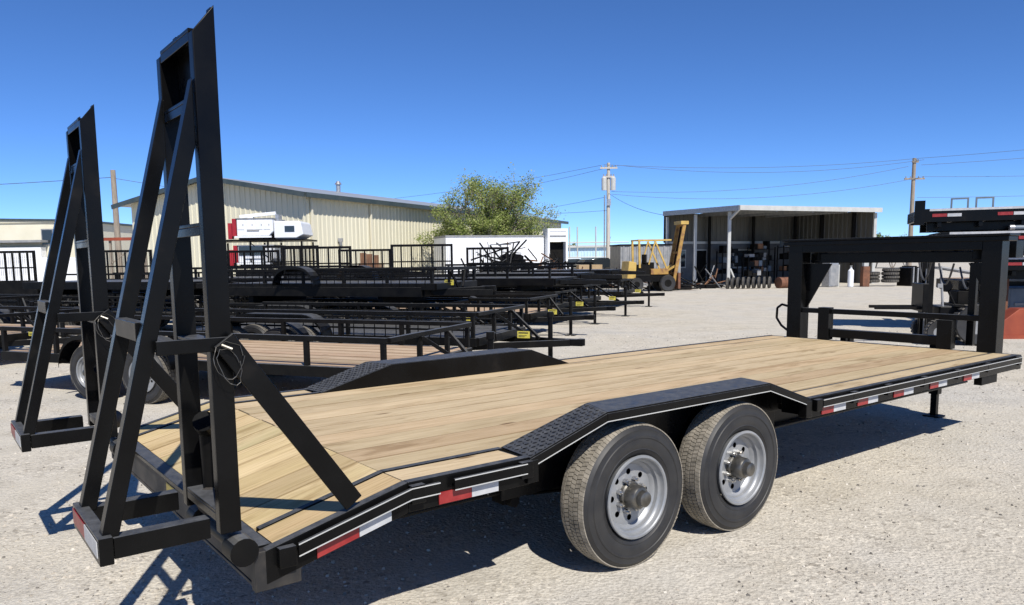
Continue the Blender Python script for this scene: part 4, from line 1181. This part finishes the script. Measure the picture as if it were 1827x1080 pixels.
# white van/pickup at far left in front of stucco building
def van(label, loc, rz, name='white_van'):
    t = thing(name, label, 'van', loc, rz)
    MB().use('white').prism([(-2.3, -.9, .4), (2.3, -.9, .4), (2.3, -.9, 1.0), (1.5, -.9, 1.15), (.95, -.9, 1.95), (-2.3, -.9, 1.95)], (0, 1.8, 0), 'y').build('body', t, .06)
    MB().use('glass').prism([(.25, -.915, 1.2), (1.3, -.915, 1.2), (.9, -.915, 1.8), (.25, -.915, 1.8)], (0, .012, 0), 'y').build('side_window', t)
    MB().use('glass').box(-2.315, -2.303, -.7, .7, 1.2, 1.8).build('rear_window', t)
    for x in (-1.4, 1.45):
        for y in (-.92, .72): MB().use('tyre').lathe([(.001, .0), (.18, 0), (.33, .02), (.34, .1), (.33, .2), (.001, .2)], 20, (x, y, .34)).build('wheel', t)
    MB().use('red').box(-2.312, -2.302, -.88, -.74, .9, 1.2).box(-2.312, -2.302, .74, .88, .9, 1.2).build('tail_light', t)
    return t
van('white van parked before the stucco building at the far left', (px(92, 40), 40, 0), R(200))
van('white van half hidden behind the leftmost trailer gate', (px(-20, 44), 46, 0), R(185), 'white_van')

# ------------------------------------------------------------------ utility poles and wires
def pole(x, y, h, key, label, arms, r=.15, transformer=False, rz=0., lean=(0, 0)):
    t = thing('utility_pole', label, 'utility pole', (x, y, 0), rz)
    MB().use(key).cyl((-lean[0]*0, 0, 0), (lean[0], lean[1], h), r*1.15, 12, r*.8).build('shaft', t)
    for z, wd in arms:
        MB().use(key).box(-wd/2, wd/2, -.20, -.12, z-.06, z+.06).build('crossarm', t)
        for k in (-.42, -.2, .2, .42): MB().use('grey').cyl((wd*k, -.16, z+.06), (wd*k, -.16, z+.2), .04, 8).build('insulator', t)
    if transformer:
        for s in (-.34, .34):
            MB().use('white_metal').cyl((s, -.12, h-2.05), (s, -.12, h-1.15), .20, 14).cyl((s, -.12, h-1.15), (s, -.12, h-1.05), .20, 14, .1).build('transformer', t)
        MB().use('zinc').box(-.16, .16, -.25, -.16, h-3.2, h-2.7).build('meter_box', t)
        MB().use('zinc').cyl((-.3, -.1, 0), (-.3, -.1, h-2.4), .05, 8).build('conduit', t)
    return t
pole(-21.65, 45, 6.9, 'pole', 'weathered wooden utility pole at left beyond the raised ramps', [], .17)
pole(8.70, 60, 8.75, 'pole_pale', 'pale utility pole with two transformers behind the yard centre', [(8.35, 1.3), (7.7, .9)], .15, True)
pole(32.95, 62, 9.05, 'pole', 'dark wooden utility pole with crossarm right of the open shed', [(8.75, .5), (7.45, 1.6)], .17)
pole(-28.6, 70, 6.3, 'pole', 'distant thin pole with wide crossarm behind the stucco building', [(5.9, 2.2)], .1)
def wire(p, q, sag, label, r=.013, n=14):
    p, q = Vector(p), Vector(q); pts = []
    for i in range(n+1):
        s = i/n; v = p.lerp(q, s); v.z -= sag*4*s*(1-s); pts.append(v)
    tag(MB().use('wire').tube(pts, r, 5).build('power_line'), label, 'power line', 'overhead power lines')
wire((-21.65, 45, 6.5), (-60, 50, 6.6), .4, 'overhead line running left from the weathered pole', .017)
wire((-21.65, 45, 6.45), (8.7, 60, 5.2), 1.0, 'overhead line sagging from the weathered pole across the cream building', .014)
wire((8.1, 59.8, 8.55), (-40, 85, 8.2), 1.6, 'upper overhead line running left from the transformer pole')
wire((9.2, 59.8, 8.5), (-34, 88, 7.5), 1.7, 'lower overhead line running left from the transformer pole')
wire((8.3, 59.8, 8.6), (33.0, 61.8, 9.0), .45, 'topmost overhead line between the transformer pole and the dark pole')
wire((9.3, 59.8, 8.55), (33.6, 61.8, 8.9), .75, 'second overhead line between the transformer pole and the dark pole')
wire((8.9, 59.8, 6.6), (32.4, 61.8, 8.4), .7, 'slanting middle line rising to the dark pole')
wire((8.9, 59.8, 6.4), (33.6, 61.8, 7.6), .9, 'lowest slanting line rising to the dark pole')
wire((33.0, 61.8, 9.0), (60, 50, 11.0), .4, 'topmost overhead line leaving the dark pole to the right')
wire((33.4, 61.8, 8.5), (62, 54, 10.6), .4, 'second overhead line leaving the dark pole to the right')
wire((33.6, 61.8, 7.6), (70, 58, 8.6), .5, 'third overhead line leaving the dark pole to the right')
wire((33.2, 61.8, 6.0), (70, 58, 7.4), .5, 'lowest overhead line leaving the dark pole to the right')
wire((8.7, 60, 6.5), (9.8, 45.4, 4.0), .25, 'service drop from the transformer pole to the shed corner', .013)
wire((8.5, 60, 6.2), (-20, 90, 5.5), .8, 'low overhead line running left behind the leafy tree')
wire((8.9, 60, 3.2), (13, 90, 3.3), .1, 'lowest line beside the transformer pole')

# ------------------------------------------------------------------ trees
def tree_meshes(seed, H, spread, stems, leaves, lsize, up=.75):
    fine = up == 1.
    q = random.Random(seed); tips = []; mb = MB().use('bark')
    def grow(p, d, L, r, lev):
        n = 3; pts = [p]
        for i in range(n):
            d = (d+Vector((q.gauss(0, .13), q.gauss(0, .13), q.gauss(.04, .1)))).normalized()
            p2 = p+d*L/n; mb.cyl(p, p2, r*(1-i/n*.35), 6 if lev < 2 else 4, r*(1-(i+1)/n*.35), False)
            p = p2
            if lev >= 1: tips.append((p.copy(), d.copy(), lev))
        if lev < 4:
            k = q.choice((2, 3, 3)) if lev else 4
            for _ in range(k):
                nd = (d+Vector((q.gauss(0, .52), q.gauss(0, .52), q.gauss(.12 if up != 1. else .34, .3)))).normalized()
                grow(p, nd, L*q.uniform(.55, .8), r*.6, lev+1)
    for s in range(stems):
        a = 2*math.pi*s/stems+q.uniform(-.4, .4)
        inner = fine and s % 3 == 0
        sp = spread*(.22 if inner else 1.05)
        d = Vector((math.cos(a)*sp, math.sin(a)*sp, 1)).normalized()
        grow(Vector((math.cos(a)*.12, math.sin(a)*.12, 0)), d, H*(.34 if not fine else (.40 if inner else .30)), .085, 0)
    lv = MB().use('leaf'); V = []; Fc = []
    for i in range(leaves):
        p, d, lev = q.choice(tips)
        off = Vector((q.gauss(0, .20), q.gauss(0, .20), q.gauss(.06, .22)))*(.45 if fine else 1)+d*q.uniform(0, .5 if fine else 0)
        c = p+off; a = Vector((q.gauss(0, 1), q.gauss(0, 1), q.gauss(0, 1))).normalized(); b = a.orthogonal().normalized()
        b = (b+a.cross(b)*q.uniform(-1, 1)).normalized()
        s = lsize*q.uniform(.6, 1.3); o = len(V)
        V += [c-a*s, c+b*s*.42, c+a*s, c-b*s*.42]; Fc.append((o, o+1, o+2, o+3))
    me = bpy.data.meshes.new('crown'); me.from_pydata([tuple(v) for v in V], [], Fc); me.materials.append(M['leaf']); me.update()
    return mb.mesh('trunk'), me
def tree(label, loc, mt, me, s=1., rz=0., group=None, name='spring_tree'):
    t = thing(name, label, 'tree', loc, rz, group); t.scale = (s,)*3 if not isinstance(s, tuple) else s
    link('trunk', mt, t); link('crown', me, t); return t
tm, tc = tree_meshes(11, 5.3, .62, 10, 36000, .054, 1.)
tree('wispy leafy spring tree rising behind the white container', (-.2, 39.6, 0), tm, tc, (1.2, 1.2, .92))
tm2, tc2 = tree_meshes(5, 5.5, .5, 3, 5000, .16)
for i, (x, d, s, lb) in enumerate(((1590, 92, .72, 'distant tree just right of the open shed'), (1614, 95, .66, 'distant tree left of the dark pole'), (1560, 98, .8, 'distant tree behind the right end of the shed'),
                                   (1015, 85, .62, 'distant bare brown tree at the right end of the cream building'), (240, 88, .55, 'distant low tree right of the weathered pole'))):
    tree(lb, (px(x, d), d, 0), tm2, tc2, s, i*1.3, 'distant trees beyond the yard')

# ------------------------------------------------------------------ far background behind the centre
t = thing('pale_blue_building', 'pale blue low building far off behind the transformer pole', 'building', (0, 0, 0))
wall_of_panels(t, (7.4, 82), (15.0, 82), 2.7, 'blue', .95); MB().use('blue').box(7.42, 14.98, 82.1, 88, 0, 2.66).build('wall', t); MB().use('white_metal').box(7.2, 15.2, 81.7, 88.4, 2.72, 2.95).build('roof', t)
t = thing('pipe_gantry', 'white pipe gantry with tall posts in front of the pale blue building', 'gantry', (0, 70, 0))
for x in (6.7, 7.4, 9.05, 10.05): MB().use('white_metal').cyl((x, 0, 0), (x, 0, 4.4), .06, 8).build('post', t)
for z in (1.7, 3.0): MB().use('white_metal').cyl((5.8, 0, z), (12, 0, z), .05, 8).build('rail', t)
def car(label, loc, rz, key, name='parked_car', group=None):
    t = thing(name, label, 'car', loc, rz, group)
    MB().use(key).prism([(-2.2, -.85, .35), (2.2, -.85, .35), (2.25, -.85, .8), (1.2, -.85, .95), (-1.9, -.85, .98), (-2.25, -.85, .9)], (0, 1.7, 0), 'y').build('body', t, .06)
    MB().use('glass').prism([(-1.6, -.76, .985), (1.15, -.76, .96), (.5, -.76, 1.52), (-1.0, -.76, 1.55)], (0, 1.52, 0), 'y').build('windows', t, .03)
    MB().use(key).box(-.98, .45, -.72, .72, 1.545, 1.60).build('roof', t, .02)
    for x in (-1.35, 1.4):
        for y in (-.87, .69): MB().use('tyre').lathe([(.001, 0), (.2, 0), (.31, .02), (.32, .1), (.31, .18), (.001, .18)], 20, (x, y, .32)).build('wheel', t)
    return t
car('dark blue pickup shaped car parked before the pale blue building', (px(1055, 50), 50, 0), R(190), 'black2')
car('white car parked left of the dark car far behind the yard', (px(1010, 56), 56, 0), R(175), 'white')
t = thing('pallet_stack', 'stack of tan cardboard boxes on the ground beyond the trailer tongues', 'box stack', (px(1050, 44), 44, 0), R(8))
for i, (x, z) in enumerate(((-.6, 0), (.1, 0), (.75, 0), (-.3, .62), (.45, .62))): MB().use('cardboard').box(x-.3, x+.3, -.3, .3, z, z+.6).build('box', t, .01)
scrap((px(1085, 42), 42, 0), 1.0, 1.15, 50, 'grey scrap heap left of the yellow forklift', 21)

# ------------------------------------------------------------------ right side: stacked flatbeds, black forklift, hopper
def stack_bed(label, z, x0, y0, L, W, rz, lights=True, hoops=False):
    t = thing('stacked_flatbed', label, 'flatbed trailer', (x0, y0, z), rz, 'flatbed trailers stacked at the right')
    mb = MB().use('black')
    mb.box(0, L, 0, .09, 0, .26).box(0, L, W-.09, W, 0, .26)
    for i in range(9): mb.box(.05+(L-.2)*i/8, .13+(L-.2)*i/8, .091, W-.091, .04, .2)
    mb.box(-.06, -.002, -.02, W+.02, .03, .24)
    for y_ in (.28, W-.40): mb.box(.15, L-.2, y_, y_+.12, -.17, -.002)
    for x_ in (.3, 1.0, 1.7, 2.6): mb.box(x_, x_+.07, .02, W-.02, -.10, -.002)
    mb.build('bed_frame', t, .006)
    bm_ = board_mesh(L-.02, (W-.2)/8)
    for i in range(8): link('deck_board', bm_, t, 0, (L/2, .1+(W-.2)/8*(i+.5), .262))
    MB().use('white_tape').box(.15, L, -.012, -.001, .215, .258).build('lit_edge_strip', t)  # sunlit top edge painted on as a white strip
    for i in range(3):
        MB().use('red_tape').box(.2+1.1*i, .45+1.1*i, -.012, -.001, .10, .16).build('red_reflector', t)
        MB().use('white_tape').box(.46+1.1*i, .70+1.1*i, -.012, -.001, .10, .16).build('white_reflector', t)
    if hoops:
        for x in (.52, .94, 2.2):
            MB().use('blue_grey').box(x, x+.03, .1, .13, .265, .43).box(x+.28, x+.31, .1, .13, .265, .43).box(x, x+.31, .1, .13, .431, .46).build('stake_hoop', t)
        MB().use('black').box(-.12, .06, -.09, -.035, -.05, .42).build('corner_post', t)
    return t
stack_bed('topmost flatbed in the stack at right, with small hoops along its edge', 2.18, 8.42, 15.5, 5.0, 1.7, R(-22), True, True)
stack_bed('middle flatbed in the stack at right, under the one with hoops', 1.72, 8.75, 15.35, 5.0, 1.7, R(-22))
stack_bed('lower flatbed in the stack at right, above the blue grey tank', 1.22, 9.75, 15.2, 5.0, 1.7, R(-22))
stack_bed('bottom flatbed in the stack at right, partly behind the blue grey tank', .74, 10.25, 16.9, 4.0, 1.7, R(-12))
t = thing('timber_cribbing', 'rusty steel crib stand holding up the stacked flatbeds at right', 'stand', (9.7, 15.6, 0), R(-17))
for x in (.4, 2.4, 4.2):
    MB().use('rust').box(x, x+.14, 0, .14, 0, 1.21).build('leg', t); MB().use('black2').box(x, x+.14, 1.2, 1.34, 0, 1.21).build('leg', t)
for x in (.6, .95, 1.9, 2.5): MB().use('dark').box(x, x+.16, -.05, 1.5, 2.015, 2.165).build('spacer', t)
for z in (1.50, 2.0):
    MB().use('dark').box(.0, .12, .2, 1.8, z, z+.18 if z < 1.9 else z+.125).build('spacer', t); MB().use('rust').box(1.2, 1.32, .2, 1.8, z, z+.18 if z < 1.9 else z+.125).build('spacer', t)
t = thing('long_pipe', 'grey steel pipe lying across the middle flatbed at right', 'pipe', (9.85, 14.95, 2.04), R(-17)); MB().use('blue_grey').cyl((0, 0, 0), (4, 0, 0), .045, 12).build('pipe_tube', t); MB().use('zinc').cyl((-.02, 0, 0), (.06, 0, 0), .055, 12).build('pipe_collar', t)
t = thing('red_hopper', 'orange red steel hopper with slanted side on the ground at the right edge', 'hopper', (9.12, 14.1, 0), R(-4))
MB().use('orange').hexa([(0, 0, .03), (3, 0, .03), (3, 1.6, .03), (0, 1.6, .03), (.0, 0, .18), (3, 0, 1.0), (3, 1.6, 1.0), (0, 1.6, .18)]) if 0 else MB().use('orange').prism([(0, 0, .03), (2.6, 0, .03), (2.6, 0, .55), (.42, 0, .55), (0, 0, .22)], (0, .35, 0), 'y').build('body', t, .015)
MB().use('orange').box(-.02, 2.6, -.03, -.001, .0, .06).build('skid', t)
t = thing('blue_grey_tank', 'blue grey rectangular steel tank standing behind the red hopper', 'tank', (10.45, 15.75, 0), R(-5))
MB().use('blue_grey').box(0, 3.0, 0, 1.0, .25, .86).build('body', t, .03); MB().use('grey').box(.1, 2.9, -.02, -.001, .50, .55).build('seam', t); MB().use('dark').box(.1, .4, .1, .9, 0, .245).box(2.4, 2.8, .1, .9, 0, .245).build('leg', t)

def black_forklift():
    t = thing('black_forklift', 'black forklift with slanted overhead guard seen through the gooseneck', 'forklift', (8.08, 13.6, 0), R(-14))
    # local -x is the mast side (left in the photo)
    MB().use('black2').box(-.34, .36, -.30, .30, .30, .66).build('body', t, .03)
    MB().use('black2').prism([(-.12, -.40, .66), (.42, -.40, .60), (.42, -.40, .64), (-.12, -.40, .70)], (0, .8, 0), 'y').build('mudguard', t)
    MB().use('black2').box(.05, .32, -.2, .2, .66, .78).box(.28, .36, -.2, .2, .70, 1.02).build('seat', t, .02)
    mb = MB().use('grey')
    for y in (-.34, .34): mb.tube([(-.30, y, .66), (-.36, y, 1.33), (.36, y, 1.20), (.40, y, .64)], .02, 8)
    for k in (0, .25, .5, .75, 1): mb.cyl((-.36+.72*k, -.34, 1.33-.13*k), (-.36+.72*k, .34, 1.33-.13*k), .012, 6)
    mb.build('overhead_guard', t)
    mb = MB().use('black2')
    for y in (-.26, -.16, .16, .26): mb.box(-.52, -.44, y-.025, y+.025, .06, 1.62)
    for z in (.1, .8, 1.58): mb.box(-.50, -.46, -.235, .235, z-.03, z+.03)
    mb.build('mast', t)
    MB().use('grey').cyl((-.46, -.08, .1), (-.46, -.08, 1.3), .022, 8).cyl((-.46, .08, .1), (-.46, .08, 1.3), .022, 8).build('lift_cylinder', t)
    MB().use('black2').box(-.62, -.53, -.36, .36, .56, 1.05).build('load_backrest', t, .01)
    for y in (-.22, .22): MB().use('dark').box(-1.35, -.54, y-.04, y+.04, .60, .65).build('fork', t)
    MB().use('grey').box(-.40, -.32, -.37, -.31, .98, 1.05).build('headlamp', t)
    for x, r_, wd in ((-.36, .22, .16), (.20, .36, .24)):
        for s in (-1, 1):
            wm = MB().use('tyre').lathe([(r_*.45, .02), (r_*.9, 0), (r_*.97, .03), (r_*.97, wd-.03), (r_*.9, wd), (r_*.45, wd-.02)], 28, (0, -wd/2, 0))
            wm.use('grey').lathe([(.001, .03), (r_*.46, .03)], 20, (0, -wd/2, 0)).lathe([(.001, wd-.03), (r_*.46, wd-.03)], 20, (0, -wd/2, 0)).use('tread_dim')
            for i in range(22):
                a = 2*math.pi*i/22; ca, sa = math.cos(a), math.sin(a)
                wm.hexa([(ca*r_*.96-sa*q, y, sa*r_*.96+ca*q) for q, y in ((-.018, -wd/2+.01), (.018, -wd/2+.01), (.03, wd/2-.01), (-.006, wd/2-.01))]+[(ca*r_*1.01-sa*q, y, sa*r_*1.01+ca*q) for q, y in ((-.018, -wd/2+.01), (.018, -wd/2+.01), (.03, wd/2-.01), (-.006, wd/2-.01))])
            wm.build('wheel', t, 0, (x, s*.42, r_))
    MB().use('dark').box(-.05, .30, -.24, .22, .68, .92).box(.10, .44, -.20, .26, .92, 1.08).box(.36, .60, -.28, .28, .45, .98).build('engine_cover', t, .02)
    MB().use('black2').cyl((-.1, -.26, .7), (-.22, -.2, 1.0), .02, 8).cyl((-.22, -.2, 1.0), (-.26, -.3, 1.02), .10, 14).build('steering_wheel', t)
    MB().use('black2').tube([(.36, -.3, .66), (.46, -.3, .95), (.46, -.3, 1.15)], .022, 8).build('exhaust', t)
black_forklift()
